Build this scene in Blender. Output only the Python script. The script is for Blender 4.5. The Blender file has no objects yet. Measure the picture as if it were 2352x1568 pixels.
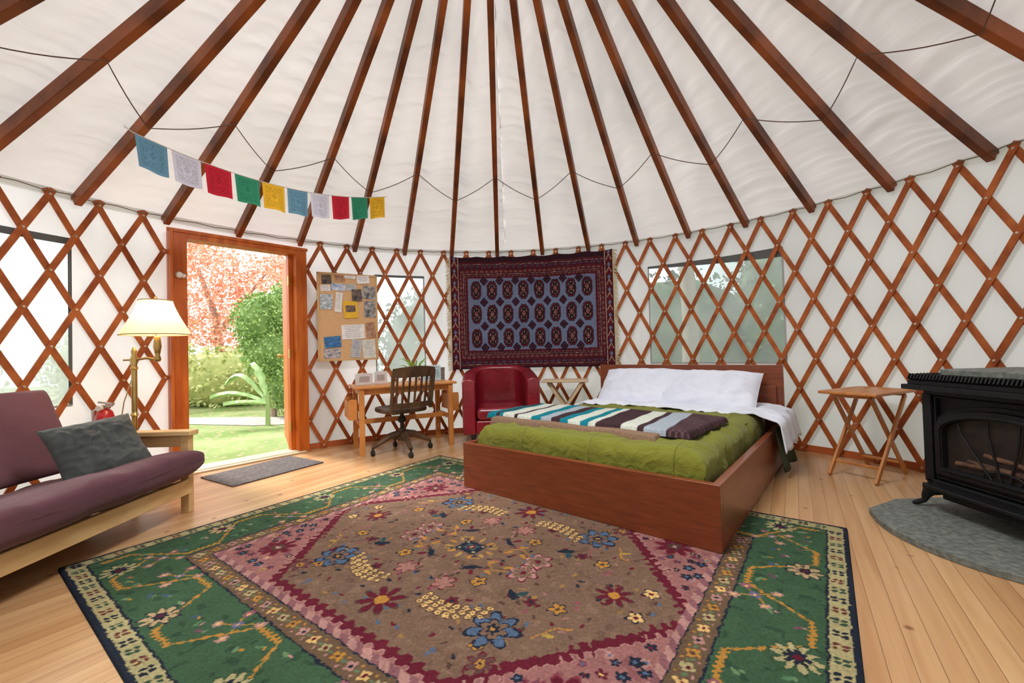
import bpy, math, random
import numpy as np
from mathutils import Vector, Matrix
from math import sin, cos, pi, sqrt, atan2
import mathutils.noise as mn
random.seed(3)
rng = np.random.default_rng(5)
SC = bpy.context.scene
COL = SC.collection
# ---------------------------------------------------------------- yurt frame
CX, CY, R = -.0562, 1.8956, 3.3589
LA, LB = -.6368, .0823           # angular grid of the lattice
PH, DE = -1.1973, .1669          # angular grid of the rafters
SLOPE = .4776
def pol(i, r, z):
    t = LA + LB*i
    return (CX + r*sin(t), CY + r*cos(t), z)
def raf(i, a, dz=0):
    t = PH + DE*i; r = R*(1-a)
    return (CX + r*sin(t), CY + r*cos(t), 2.14 + SLOPE*R*a + dz)
def L1(c):
    c = c/255.
    return c/12.92 if c <= .04045 else ((c+.055)/1.055)**2.4
def S(r, g, b): return (L1(r), L1(g), L1(b))

# ---------------------------------------------------------------- materials
MATS = {}
def newmat(name):
    m = bpy.data.materials.new(name); m.use_nodes = True
    nt = m.node_tree; b = nt.nodes['Principled BSDF']
    return m, nt, b
def M(name, col, rough=.5, col2=None, scale=6, stretch=(1, 1, 1), bump=0., bscale=None, metal=0., coat=0.,
      emit=0., coords='Object', rot=(0, 0, 0), sheen=0., detail=4, spec=None, bdist=.02):
    if name in MATS: return MATS[name]
    m, nt, b = newmat(name)
    N = nt.nodes.new; Lk = nt.links.new
    tc = N('ShaderNodeTexCoord'); mp = N('ShaderNodeMapping')
    mp.inputs['Scale'].default_value = stretch; mp.inputs['Rotation'].default_value = rot
    Lk(tc.outputs[coords], mp.inputs['Vector'])
    nz = N('ShaderNodeTexNoise'); nz.inputs['Scale'].default_value = scale; nz.inputs['Detail'].default_value = detail
    Lk(mp.outputs[0], nz.inputs['Vector'])
    cr = N('ShaderNodeValToRGB')
    c2 = col2 if col2 else tuple(c*.85 for c in col)
    cr.color_ramp.elements[0].position = .32; cr.color_ramp.elements[0].color = (*c2, 1)
    cr.color_ramp.elements[1].position = .68; cr.color_ramp.elements[1].color = (*col, 1)
    Lk(nz.outputs['Fac'], cr.inputs[0]); Lk(cr.outputs[0], b.inputs['Base Color'])
    b.inputs['Roughness'].default_value = rough; b.inputs['Metallic'].default_value = metal
    if spec is not None: b.inputs['Specular IOR Level'].default_value = spec
    if coat: b.inputs['Coat Weight'].default_value = coat; b.inputs['Coat Roughness'].default_value = .15
    if sheen: b.inputs['Sheen Weight'].default_value = sheen
    if emit:
        Lk(cr.outputs[0], b.inputs['Emission Color']); b.inputs['Emission Strength'].default_value = emit
    if bump:
        n2 = N('ShaderNodeTexNoise'); n2.inputs['Scale'].default_value = bscale or scale*3; n2.inputs['Detail'].default_value = 4
        Lk(mp.outputs[0], n2.inputs['Vector'])
        bp = N('ShaderNodeBump'); bp.inputs['Strength'].default_value = bump; bp.inputs['Distance'].default_value = bdist
        Lk(n2.outputs['Fac'], bp.inputs['Height']); Lk(bp.outputs[0], b.inputs['Normal'])
    MATS[name] = m
    return m
def paintmat(name, rough=.95, bump=.4, bscale=300, sheen=.0):
    m, nt, b = newmat(name); N = nt.nodes.new; Lk = nt.links.new
    at = N('ShaderNodeAttribute'); at.attribute_name = 'paint'
    tc = N('ShaderNodeTexCoord'); nz = N('ShaderNodeTexNoise'); nz.inputs['Scale'].default_value = bscale; nz.inputs['Detail'].default_value = 2
    Lk(tc.outputs['Object'], nz.inputs['Vector'])
    mr = N('ShaderNodeMapRange'); mr.inputs['To Min'].default_value = .6; mr.inputs['To Max'].default_value = 1.35
    Lk(nz.outputs['Fac'], mr.inputs['Value'])
    mx = N('ShaderNodeVectorMath'); mx.operation = 'SCALE'
    Lk(at.outputs['Color'], mx.inputs[0]); Lk(mr.outputs[0], mx.inputs['Scale'])
    Lk(mx.outputs[0], b.inputs['Base Color'])
    bp = N('ShaderNodeBump'); bp.inputs['Strength'].default_value = bump; bp.inputs['Distance'].default_value = .006
    Lk(nz.outputs['Fac'], bp.inputs['Height']); Lk(bp.outputs[0], b.inputs['Normal'])
    b.inputs['Roughness'].default_value = rough; b.inputs['Sheen Weight'].default_value = sheen
    b.inputs['Specular IOR Level'].default_value = .1
    return m
def fabricmat(name, diff, trans, uvscale, bump):
    m = bpy.data.materials.new(name); m.use_nodes = True; nt = m.node_tree; nt.nodes.clear()
    N = nt.nodes.new; Lk = nt.links.new
    out = N('ShaderNodeOutputMaterial'); d = N('ShaderNodeBsdfDiffuse'); t = N('ShaderNodeBsdfTranslucent'); ad = N('ShaderNodeAddShader')
    uv = N('ShaderNodeUVMap'); mp = N('ShaderNodeMapping'); mp.inputs['Scale'].default_value = uvscale
    Lk(uv.outputs[0], mp.inputs[0])
    nz = N('ShaderNodeTexNoise'); nz.inputs['Scale'].default_value = 1; nz.inputs['Detail'].default_value = 2; nz.inputs['Distortion'].default_value = .5
    Lk(mp.outputs[0], nz.inputs['Vector'])
    bp = N('ShaderNodeBump'); bp.inputs['Strength'].default_value = bump; bp.inputs['Distance'].default_value = .08
    Lk(nz.outputs['Fac'], bp.inputs['Height'])
    Lk(bp.outputs[0], d.inputs['Normal']); Lk(bp.outputs[0], t.inputs['Normal'])
    n2 = N('ShaderNodeTexNoise'); n2.inputs['Scale'].default_value = .9
    Lk(uv.outputs[0], n2.inputs['Vector'])
    for sh, c in ((d, diff), (t, trans)):
        mx = N('ShaderNodeMix'); mx.data_type = 'RGBA'
        mx.inputs['A'].default_value = (*[k*.86 for k in c], 1); mx.inputs['B'].default_value = (*c, 1)
        mp2 = N('ShaderNodeMapRange'); mp2.inputs['From Min'].default_value = .35; mp2.inputs['From Max'].default_value = .65
        Lk(n2.outputs['Fac'], mp2.inputs[0]); Lk(mp2.outputs[0], mx.inputs['Factor'])
        Lk(mx.outputs['Result'], sh.inputs['Color'])
    Lk(d.outputs[0], ad.inputs[0]); Lk(t.outputs[0], ad.inputs[1]); Lk(ad.outputs[0], out.inputs['Surface'])
    return m
def leafmat(name, c1, c2):
    m, nt, b = newmat(name); N = nt.nodes.new; Lk = nt.links.new
    g = N('ShaderNodeNewGeometry'); cr = N('ShaderNodeValToRGB')
    cr.color_ramp.elements[0].color = (*c1, 1); cr.color_ramp.elements[1].color = (*c2, 1)
    Lk(g.outputs['Random Per Island'], cr.inputs[0]); Lk(cr.outputs[0], b.inputs['Base Color'])
    b.inputs['Roughness'].default_value = .6
    return m

# ---------------------------------------------------------------- geometry builder
class G:
    def __init__(s): s.v = []; s.f = []
    def add(s, vs, fs):
        o = len(s.v); s.v += [tuple(map(float, v)) for v in vs]; s.f += [tuple(i+o for i in f) for f in fs]; return s
    def box(s, c, d, rz=0, ry=0, rx=0):
        m = Matrix.Translation(c) @ Matrix.Rotation(rz, 4, 'Z') @ Matrix.Rotation(ry, 4, 'Y') @ Matrix.Rotation(rx, 4, 'X')
        vs = [m @ Vector((x*d[0]/2, y*d[1]/2, z*d[2]/2)) for x in (-1, 1) for y in (-1, 1) for z in (-1, 1)]
        return s.add(vs, [(0, 1, 3, 2), (4, 6, 7, 5), (0, 4, 5, 1), (2, 3, 7, 6), (0, 2, 6, 4), (1, 5, 7, 3)])
    def beam(s, a, b, w, t, up=(0, 0, 1)):
        a = Vector(a); b = Vector(b); d = (b-a).normalized(); u = Vector(up)
        if abs(d.dot(u)) > .98: u = Vector((0, 1, 0))
        x = d.cross(u).normalized(); u = x.cross(d).normalized()
        vs = []
        for p in (a, b):
            for i, j in ((-1, -1), (1, -1), (1, 1), (-1, 1)): vs.append(p + x*w/2*i + u*t/2*j)
        return s.add(vs, [(0, 3, 2, 1), (4, 5, 6, 7), (0, 1, 5, 4), (1, 2, 6, 5), (2, 3, 7, 6), (3, 0, 4, 7)])
    def tube(s, pts, r, n=8, cap=True):
        pts = [Vector(p) for p in pts]; k = len(pts)
        rs = r if isinstance(r, (list, tuple)) else [r]*k
        vs = []; prev = None
        for i, p in enumerate(pts):
            d = (pts[min(i+1, k-1)]-pts[max(i-1, 0)]).normalized()
            if prev is None:
                u = Vector((0, 0, 1)) if abs(d.z) < .9 else Vector((1, 0, 0))
                x = d.cross(u).normalized()
            else:
                x = (prev-d*prev.dot(d)).normalized()
            prev = x; y = d.cross(x)
            for j in range(n):
                a = 2*pi*j/n; vs.append(p + (x*cos(a)+y*sin(a))*rs[i])
        fs = [(i*n+j, i*n+(j+1) % n, (i+1)*n+(j+1) % n, (i+1)*n+j) for i in range(k-1) for j in range(n)]
        if cap: fs += [tuple(range(n))[::-1], tuple((k-1)*n+j for j in range(n))]
        return s.add(vs, fs)
    def cyl(s, a, b, r, r2=None, n=16): return s.tube([a, b], [r, r if r2 is None else r2], n)
    def lathe(s, prof, c=(0, 0, 0), n=28):
        vs = [(c[0]+r*cos(2*pi*j/n), c[1]+r*sin(2*pi*j/n), c[2]+z) for r, z in prof for j in range(n)]
        fs = [(i*n+j, i*n+(j+1) % n, (i+1)*n+(j+1) % n, (i+1)*n+j) for i in range(len(prof)-1) for j in range(n)]
        return s.add(vs, fs)
    def grid(s, fn, nu, nv, close=False):
        vs = [fn(i/(nu-1), j/(nv-1)) for i in range(nu) for j in range(nv)]
        fs = [(i*nv+j, (i+1)*nv+j, (i+1)*nv+j+1, i*nv+j+1) for i in range(nu-1) for j in range(nv-1)]
        return s.add(vs, fs)
    def prism(s, poly, a, b):
        n = len(poly); vs = [a(p) for p in poly]+[b(p) for p in poly]
        fs = [tuple(range(n))[::-1], tuple(range(n, 2*n))]+[(i, (i+1) % n, n+(i+1) % n, n+i) for i in range(n)]
        return s.add(vs, fs)
    def obj(s, name, mat, parent=None, bevel=0, smooth=False, seg=2, solid=0, sub=0, label=None, fixn=True, angle=40):
        me = bpy.data.meshes.new(name); me.from_pydata(s.v, [], s.f)
        if fixn:
            import bmesh
            bm = bmesh.new(); bm.from_mesh(me); bmesh.ops.recalc_face_normals(bm, faces=bm.faces); bm.to_mesh(me); bm.free()
        me.materials.append(mat)
        if smooth or bevel:
            for p in me.polygons: p.use_smooth = True
            if not sub: me.set_sharp_from_angle(angle=math.radians(angle))
        o = bpy.data.objects.new(name, me); COL.objects.link(o)
        if parent: o.parent = parent
        if solid:
            md = o.modifiers.new('s', 'SOLIDIFY'); md.thickness = solid; md.offset = 0
        if bevel:
            md = o.modifiers.new('b', 'BEVEL'); md.width = bevel; md.segments = seg; md.limit_method = 'ANGLE'
            md.harden_normals = True
        if sub:
            md = o.modifiers.new('d', 'SUBSURF'); md.levels = sub; md.render_levels = sub
        if label: o['label'] = label
        return o
def tag(o, label, cat, group=None, kind=None):
    o['label'] = label; o['category'] = cat
    if group: o['group'] = group
    if kind: o['kind'] = kind
    return o
def struct(o, label=None):
    o['kind'] = 'structure'
    if label: o['label'] = label
    return o
def thing(name, label, cat, loc=(0, 0, 0), rz=0, group=None):
    o = bpy.data.objects.new(name, None); o.location = loc; o.rotation_euler = (0, 0, rz); o.empty_display_size = .1
    COL.objects.link(o); return tag(o, label, cat, group)
def addcolor(me, arr):
    ca = me.color_attributes.new('paint', 'FLOAT_COLOR', 'POINT')
    a = np.ones((len(me.vertices), 4), dtype=np.float32); a[:, :3] = arr.reshape(-1, 3); ca.data.foreach_set('color', a.ravel())
def painted(name, X, Y, Z, img, mat, parent=None):
    H, W = X.shape
    me = bpy.data.meshes.new(name)
    v = np.stack([X, Y, Z], -1).reshape(-1, 3).astype(np.float32)
    idx = np.arange(H*W).reshape(H, W)
    q = np.stack([idx[:-1, :-1], idx[:-1, 1:], idx[1:, 1:], idx[1:, :-1]], -1).reshape(-1, 4).astype(np.int32)
    me.vertices.add(len(v)); me.vertices.foreach_set('co', v.ravel())
    me.loops.add(q.size); me.loops.foreach_set('vertex_index', q.ravel())
    me.polygons.add(len(q)); me.polygons.foreach_set('loop_start', np.arange(0, q.size, 4, dtype=np.int32))
    me.polygons.foreach_set('loop_total', np.full(len(q), 4, dtype=np.int32))
    me.update(calc_edges=True); me.validate()
    me.polygons.foreach_set('use_smooth', np.ones(len(q), dtype=bool))
    addcolor(me, img.astype(np.float32)); me.materials.append(mat)
    o = bpy.data.objects.new(name, me); COL.objects.link(o)
    if parent: o.parent = parent
    return o
def uvobj(name, fn, us, vs, keep, mat, uvfn):
    nu, nv = len(us), len(vs)
    V = [fn(u, v) for u in us for v in vs]; F = []
    for i in range(nu-1):
        for j in range(nv-1):
            if keep((us[i]+us[i+1])/2, (vs[j]+vs[j+1])/2): F.append((i*nv+j, (i+1)*nv+j, (i+1)*nv+j+1, i*nv+j+1))
    me = bpy.data.meshes.new(name); me.from_pydata(V, [], F)
    uvl = me.uv_layers.new(name='UVMap'); UV = [uvfn(u, v) for u in us for v in vs]
    for l in me.loops: uvl.data[l.index].uv = UV[l.vertex_index]
    for p in me.polygons: p.use_smooth = True
    me.materials.append(mat); o = bpy.data.objects.new(name, me); COL.objects.link(o); return o

# ---------------------------------------------------------------- common materials
wood_lat = M('lattice_wood', S(186, 104, 54), .5, S(140, 70, 34), 8, (1, 1, 1), .1, spec=.2)
wood_raf = M('rafter_wood', S(156, 84, 40), .45, S(88, 46, 24), 3.5, (1, 1, 1), .15, spec=.25)
wood_door = M('door_frame_wood', S(206, 110, 38), .4, S(172, 80, 26), 4, (4, 4, .6), .05, spec=.3)
wood_pine = M('pine', S(222, 188, 134), .45, S(204, 164, 110), 5, (1, 1, 4), .05)
wood_desk = M('desk_wood', S(216, 148, 78), .4, S(194, 122, 56), 5, (1, 4, 1), .05)
wood_tray = M('tray_wood', S(198, 130, 66), .38, S(170, 104, 46), 5, (1, 4, 1), .05)
wood_bed = M('bed_wood', S(134, 68, 38), .3, S(114, 56, 32), 6, (1, 1, 9), .03, coat=.12, spec=.4)
wood_dark = M('walnut', S(104, 76, 50), .4, S(58, 42, 30), 6, (2, 2, .6), .1)
metal_d = M('bolt_metal', S(206, 190, 170), .35, metal=.5)
black = M('black_plastic', S(28, 28, 30), .5)
white = M('white_plastic', S(235, 233, 228), .5)

# ================================================================ SHELL
wallm = fabricmat('wall_fabric', (.60, .605, .62), (.195, .197, .205), (4, .9, 1), .5)
roofm = fabricmat('roof_fabric', (.60, .58, .56), (.150, .146, .142), (1.6, 8, 1), .22)
RW = R+.03
WIN = [(-11.6, -6.92, .68, 1.90), (2.1, 4.12, .78, 1.91), (13.88, 18.6, .80, 1.90)]
DOOR = (-4.70, -.62)
us = sorted(set([round(x, 3) for x in np.arange(-17, 59.36, .5)] + [w for a in WIN for w in a[:2]] + list(DOOR) + [59.345]))
us = [u for k, u in enumerate(us) if k == 0 or u-us[k-1] > .02]
vs = sorted(set([-.02, .3, .5, .68, .78, .80, 1.1, 1.4, 1.7, 1.90, 1.91, 2.12, 2.25]))
def keepw(u, z):
    if DOOR[0] < u < DOOR[1] and z < 2.12: return False
    return not any(a < u < b and c < z < d for a, b, c, d in WIN)
w = uvobj('wall_round', lambda u, z: pol(u, RW+.0036*sin(u*2.1)*(1 if 0 < z < 2.2 else 0), z), us, vs, keepw, wallm, lambda u, z: (u*.277, z))
struct(w, 'white translucent fabric yurt wall')
# roof cone with wrinkles between the rafters
us = np.linspace(0, 2*pi, 421)[:-1].tolist()+[2*pi]; vs = np.linspace(.62, R+.07, 200)
def roof(t, r):
    k = ((t-PH)/DE) % 1.0; ki = math.floor((t-PH)/DE) % 38
    sp_ = math.sin(pi*k)
    sag = .020*sp_**2*min(1, (R-r)*2+.2)
    rr_ = r+.05*sp_
    mod = .55+.9*max(0, mn.noise(Vector((ki*2.7, r*1.2, 5)))+.3)
    mod *= max(0, min(1, (R-.02-r)*8))
    wr = mod*(.024*mn.noise(Vector((k*.9+ki*7.3, rr_*8, .5)))+.021*mn.noise(Vector((k*.8+ki*3.1, rr_*18, 4)))+.008*mn.noise(Vector((k*3+ki*3.7, rr_*5+k*3, 9))))*min(1, sp_*1.6)
    return (CX+r*sin(t), CY+r*cos(t), 2.14+.110+SLOPE*(R-r)+max(0, sag)+wr)
c = uvobj('ceiling', roof, list(us), list(vs), lambda a, b: True, roofm, lambda t, r: (t*2.2, r))
struct(c, 'white wrinkled fabric yurt roof')
# floor
fm, nt, b = newmat('pine_planks'); N = nt.nodes.new; Lk = nt.links.new
tc = N('ShaderNodeTexCoord'); mp = N('ShaderNodeMapping'); mp.inputs['Rotation'].default_value = (0, 0, -math.atan2(.835, .55))
mp.vector_type = 'POINT'
Lk(tc.outputs['Object'], mp.inputs[0]); sx = N('ShaderNodeSeparateXYZ'); Lk(mp.outputs[0], sx.inputs[0])
def MA(op, a, b=None, c=None):
    n = N('ShaderNodeMath'); n.operation = op
    for i, x in enumerate((a, b, c)):
        if x is None: continue
        if isinstance(x, (int, float)): n.inputs[i].default_value = x
        else: Lk(x, n.inputs[i])
    return n.outputs[0]
py = MA('DIVIDE', sx.outputs['Y'], .070); pf = MA('FLOOR', py); pr = MA('FRACT', py)
wn = N('ShaderNodeTexWhiteNoise'); wn.noise_dimensions = '1D'; Lk(pf, wn.inputs['W'])
cb = N('ShaderNodeCombineXYZ'); Lk(MA('MULTIPLY', sx.outputs['X'], .9), cb.inputs[0]); Lk(MA('MULTIPLY', sx.outputs['Y'], 16), cb.inputs[1]); Lk(MA('MULTIPLY', wn.outputs[0], 20), cb.inputs[2])
gn = N('ShaderNodeTexNoise'); gn.inputs['Scale'].default_value = 1.6; gn.inputs['Detail'].default_value = 5; gn.inputs['Distortion'].default_value = .5; Lk(cb.outputs[0], gn.inputs['Vector'])
fac = MA('ADD', MA('MULTIPLY', gn.outputs['Fac'], .65), MA('MULTIPLY', wn.outputs[0], .35))
cr = N('ShaderNodeValToRGB'); e = cr.color_ramp.elements
e[0].position = .2; e[0].color = (*S(172, 124, 80), 1); e[1].position = .8; e[1].color = (*S(214, 174, 126), 1)
Lk(fac, cr.inputs[0])
vo = N('ShaderNodeTexVoronoi'); vo.inputs['Scale'].default_value = 5.5; Lk(mp.outputs[0], vo.inputs['Vector'])
kn = N('ShaderNodeValToRGB'); kn.color_ramp.elements[0].color = (.28, .12, .05, 1); kn.color_ramp.elements[0].position = .05; kn.color_ramp.elements[1].color = (1, 1, 1, 1); kn.color_ramp.elements[1].position = .11
Lk(vo.outputs['Distance'], kn.inputs[0])
seam = MA('MULTIPLY', MA('GREATER_THAN', pr, .030), 1.0)
mx = N('ShaderNodeMix'); mx.data_type = 'RGBA'; mx.blend_type = 'MULTIPLY'; mx.inputs['Factor'].default_value = .75
Lk(cr.outputs[0], mx.inputs['A']); Lk(kn.outputs[0], mx.inputs['B'])
m2 = N('ShaderNodeMix'); m2.data_type = 'RGBA'; m2.inputs['A'].default_value = (*S(130, 92, 60), 1)
Lk(seam, m2.inputs['Factor']); Lk(mx.outputs['Result'], m2.inputs['B']); Lk(m2.outputs['Result'], b.inputs['Base Color'])
b.inputs['Roughness'].default_value = .30
bp = N('ShaderNodeBump'); bp.inputs['Strength'].default_value = .25; bp.inputs['Distance'].default_value = .004
Lk(seam, bp.inputs['Height']); Lk(bp.outputs[0], b.inputs['Normal'])
g = G(); n = 96
g.add([(CX+(R+.06)*sin(2*pi*k/n), CY+(R+.06)*cos(2*pi*k/n), z) for z in (0, -.08) for k in range(n)],
      [tuple(range(n))]+[tuple(range(n, 2*n))]+[(k, (k+1) % n, n+(k+1) % n, n+k) for k in range(n)])
struct(g.obj('floor', fm), 'pine plank floor')
# baseboard
g = G(); ks = np.linspace(DOOR[1]+.1, 59, 160)
V = []; F = []
for k in ks:
    V += [pol(k, R+.014, 0.001), pol(k, R+.014, .06), pol(k, R+.025, .06), pol(k, R+.025, .001)]
for i in range(len(ks)-1):
    for j in range(4): F.append((i*4+j, (i+1)*4+j, (i+1)*4+(j+1) % 4, i*4+(j+1) % 4))
g.add(V, F)
struct(g.obj('baseboard_round', M('baseboard_wood', S(186, 96, 48), .4)))
# windows
wm = bpy.data.materials.new('clear_vinyl'); wm.use_nodes = True; nt = wm.node_tree; nt.nodes.clear(); N = nt.nodes.new; Lk = nt.links.new
out = N('ShaderNodeOutputMaterial'); tr = N('ShaderNodeBsdfTransparent'); df = N('ShaderNodeBsdfDiffuse'); tl = N('ShaderNodeBsdfTranslucent'); ad = N('ShaderNodeAddShader'); mx = N('ShaderNodeMixShader')
tcw = N('ShaderNodeTexCoord'); nzw = N('ShaderNodeTexNoise'); nzw.inputs['Scale'].default_value = 1.6; Lk(tcw.outputs['Object'], nzw.inputs['Vector'])
mrw = N('ShaderNodeMapRange'); mrw.inputs['From Min'].default_value = .3; mrw.inputs['From Max'].default_value = .7; mrw.inputs['To Min'].default_value = .45; mrw.inputs['To Max'].default_value = .78; Lk(nzw.outputs['Fac'], mrw.inputs[0]); Lk(mrw.outputs[0], mx.inputs['Fac'])
tr.inputs['Color'].default_value = (.64, .74, .72, 1); df.inputs['Color'].default_value = (.30, .31, .32, 1); tl.inputs['Color'].default_value = (.24, .27, .275, 1)
Lk(df.outputs[0], ad.inputs[0]); Lk(tl.outputs[0], ad.inputs[1]); Lk(tr.outputs[0], mx.inputs[1]); Lk(ad.outputs[0], mx.inputs[2]); Lk(mx.outputs[0], out.inputs[0])
bord = M('window_binding', S(98, 102, 102), .8); bord2 = M('window_seam', S(176, 178, 180), .7)
for wi, (a, b_, lo, hi) in enumerate(WIN):
    g = G(); g.grid(lambda u, v: pol(a+(b_-a)*u, RW+.004, lo+(hi-lo)*v), 14, 2)
    o = struct(g.obj('window_%d' % (wi+1), wm), 'clear vinyl yurt window')
    g = G()
    def strip(g, i0, i1, z0, z1, z2=None):
        g.grid(lambda u, v: pol(i0+(i1-i0)*u, RW-.004, (z0 if z2 is None else z0+(z2-z0)*u)+(z1-(z0 if z2 is None else z0+(z2-z0)*u))*v), 10, 2)
    if wi == 0: strip(g, a-.02, b_+.02, hi-.045, hi+.005); strip(g, b_-.05, b_+.03, lo, hi)
    elif wi == 1: strip(g, a-.02, b_+.02, hi-.022, hi+.005)
    else: strip(g, a-.02, b_+.02, hi-.02, hi+.005, hi-.09)
    g.obj('window_binding', bord, o, fixn=False)
    g = G(); strip(g, a-.02, b_+.02, lo-.005, lo+.01); strip(g, a-.03, a+.03, lo, hi)
    if wi: strip(g, b_-.03, b_+.03, lo, hi)
    g.obj('window_seam', bord2, o, fixn=False)

# lattice ----------------------------------------------------------------
ZT, ZB = 2.185, .035
def slat(name, top, sgn, lo, hi, r, parent):
    f0, f1 = -.018, 1.015
    fa, fb = sorted(((lo-top)/(4*sgn), (hi-top)/(4*sgn)))
    f0, f1 = max(f0, fa), min(f1, fb)
    if f1-f0 < .10: return
    fs = np.linspace(f0, f1, max(3, int((f1-f0)*24)+1))
    V = []; F = []; hw = .0195; th = .006
    ang = atan2(ZT-ZB, 4*LB*R); nx, nz = sin(ang)*sgn, cos(ang)
    for f in fs:
        i = top+sgn*4*f; z = ZT-(ZT-ZB)*f
        for w_, t_ in ((-1, -1), (1, -1), (1, 1), (-1, 1)):
            V.append(pol(i+nx*w_*hw/(LB*R), r+t_*th, z+nz*w_*hw))
    for k in range(len(fs)-1):
        for j in range(4): F.append((k*4+j, (k+1)*4+j, (k+1)*4+(j+1) % 4, k*4+(j+1) % 4))
    m = len(fs)-1; F += [(0, 1, 2, 3), (m*4, m*4+3, m*4+2, m*4+1)]
    G().add(V, F).obj(name, wood_lat, parent)
for (phase, i0, i1, lo, hi, lab) in ((0, -4, 36, -.54, 31.5, 'wooden lattice wall crisscrossing behind the desk and bed'), (-.36, -17, -1, -16, -4.82, 'wooden lattice wall behind the sofa and lamp')):
    p = thing('lattice_panel', lab, 'lattice')
    for i in range(i0, i1):
        slat('slat', i+phase, 1, lo, hi, R+.006, p); slat('slat', i+phase, -1, lo, hi, R-.008, p)
    g = G()
    for i in range(i0, i1):
        for k in range(0, 9):
            x = i+phase+k/2; z = ZT-(ZT-ZB)*k/8
            if lo < x < hi:
                a = pol(x, R-.013, z); b2 = pol(x, R-.020, z); g.tube([a, b2], [.010, .008], 8)
    o = g.obj('bolt', metal_d, p); o['kind'] = 'stuff'
# rafters
for i in range(-3, 19):
    a = Vector(raf(i, .003)); b2 = Vector(raf(i, .80))
    d = (b2-a).normalized(); up = Vector((0, 0, 1)); side = d.cross(up).normalized(); u = side.cross(d)
    g = G(); g.beam(a+u*.045, b2+u*.045, .046, .088)
    g.box(tuple(a+u*.07-d*.0), (.046, .06, .03), rz=-(PH+DE*i))
    o = g.obj('rafter', wood_raf, None, bevel=.006)
    tag(o, 'dark-stained wooden rafter under the white fabric roof', 'rafter', 'roof rafters')
g = G()
rr = R*.2
g.lathe([(rr-.03, 0), (rr+.02, 0), (rr+.02, .14), (rr-.03, .14), (rr-.03, 0)], (CX, CY, raf(0, .8)[2]-.02), 48)
tag(g.obj('roof_ring', wood_raf), 'wooden compression ring joining the rafter tops', 'roof ring')
# wall top cable
g = G(); g.tube([pol(k, R-.03, 2.205+.006*cos(2*pi*k)) for k in np.arange(-16, 32, .5)], .0035, 6)
struct(g.obj('tension_cable_1', M('steel_cable', S(110, 100, 90), .4, metal=.5)), 'thin steel cable along the top of the lattice')
# electric cord along the rafters
pts = []
for i in range(-3, 19):
    a = .255 if i % 2 == 0 else .34
    pts.append(Vector(raf(i, a, -.008)))
path = []
for k in range(len(pts)-1):
    for t in np.linspace(0, 1, 8)[:-1]:
        q = pts[k].lerp(pts[k+1], t); q.z -= .02*sin(pi*t); path.append(q)
g = G(); g.tube(path, .0034, 6)
tag(g.obj('electric_cord', M('brown_cord', S(88, 62, 48), .5)), 'thin brown cord strung in zigzag below the rafters', 'cord')

# ================================================================ DOOR
DL = Vector((-2.933, 3.629, 0)); DR = Vector((-2.176, 4.501, 0))
dx = (DR-DL).normalized(); dn = Vector((-dx.y, dx.x, 0))
rzd = atan2(dx.y, dx.x); WD = (DR-DL).length
df_ = bpy.data.objects.new('door_1', None); df_.location = DL; df_.rotation_euler = (0, 0, rzd); COL.objects.link(df_); struct(df_, 'orange-stained wooden door frame with the door open')
g = G()
g.box((.065, .04, 1.045), (.13, .16, 2.09)); g.box((.012, .0, 1.06), (.02, .19, 2.1))
g.obj('door_jamb', wood_door, df_, bevel=.004)
g = G(); g.box((WD-.055, .04, 1.045), (.11, .16, 2.09)); g.box((WD-.13, .085, 1.03), (.04, .07, 2.06))
g.obj('door_jamb', wood_door, df_, bevel=.004)
g = G(); g.box((WD/2, .04, 2.075), (WD-.2, .158, .05)); g.box((WD/2, -.035, 2.108), (WD+.02, .03, .03))
g.obj('door_header', wood_door, df_, bevel=.004)
g = G(); g.box((WD/2, .06, .012), (WD-.2, .2, .02)); g.box((WD/2, -.065, .008), (WD-.1, .05, .014))
g.obj('threshold', M('sill_wood', S(226, 206, 170), .4), df_, bevel=.003)
hp = Vector((WD-.12, .12, 0))
hd = Vector((cos(math.radians(72)), sin(math.radians(72)), 0))
g = G(); g.beam(hp+Vector((0, 0, 1.03)), hp+hd*.84+Vector((0, 0, 1.03)), .045, 2.0)
leaf = g.obj('door_leaf', wood_door, df_, bevel=.004)
g = G(); e0 = hp+hd*.78
for sgn in (-1, 1):
    nrm = Vector((-hd.y, hd.x, 0))*sgn
    g.cyl(e0+nrm*.02+Vector((0, 0, 1)), e0+nrm*.07+Vector((0, 0, 1)), .012); g.cyl(e0+nrm*.06+Vector((0, 0, 1)), e0+nrm*.09+Vector((0, 0, 1)), .026, .02)
g.obj('door_knob', M('brass', S(214, 176, 104), .25, metal=1), leaf, smooth=True)
for z in (.27, 1.02, 1.78):
    g = G(); g.box((WD-.152, .05, z), (.008, .035, .1)); g.cyl((WD-.156, .03, z-.05), (WD-.156, .03, z+.05), .008)
    g.obj('hinge', MATS['brass'], df_)
g = G()
g.lathe([(0, .03), (.02, .03), (.028, .015), (.028, 0), (0, 0)], n=16)
kn_ = g.obj('lock_knob', white, df_, smooth=True); kn_.location = (.07, -.045, 1.72); kn_.rotation_euler = (pi/2, 0, 0)
k2 = kn_.copy(); COL.objects.link(k2); k2.location = (.10, -.043, 1.715); k2.scale = (.7, .7, .7); k2.parent = df_

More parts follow.
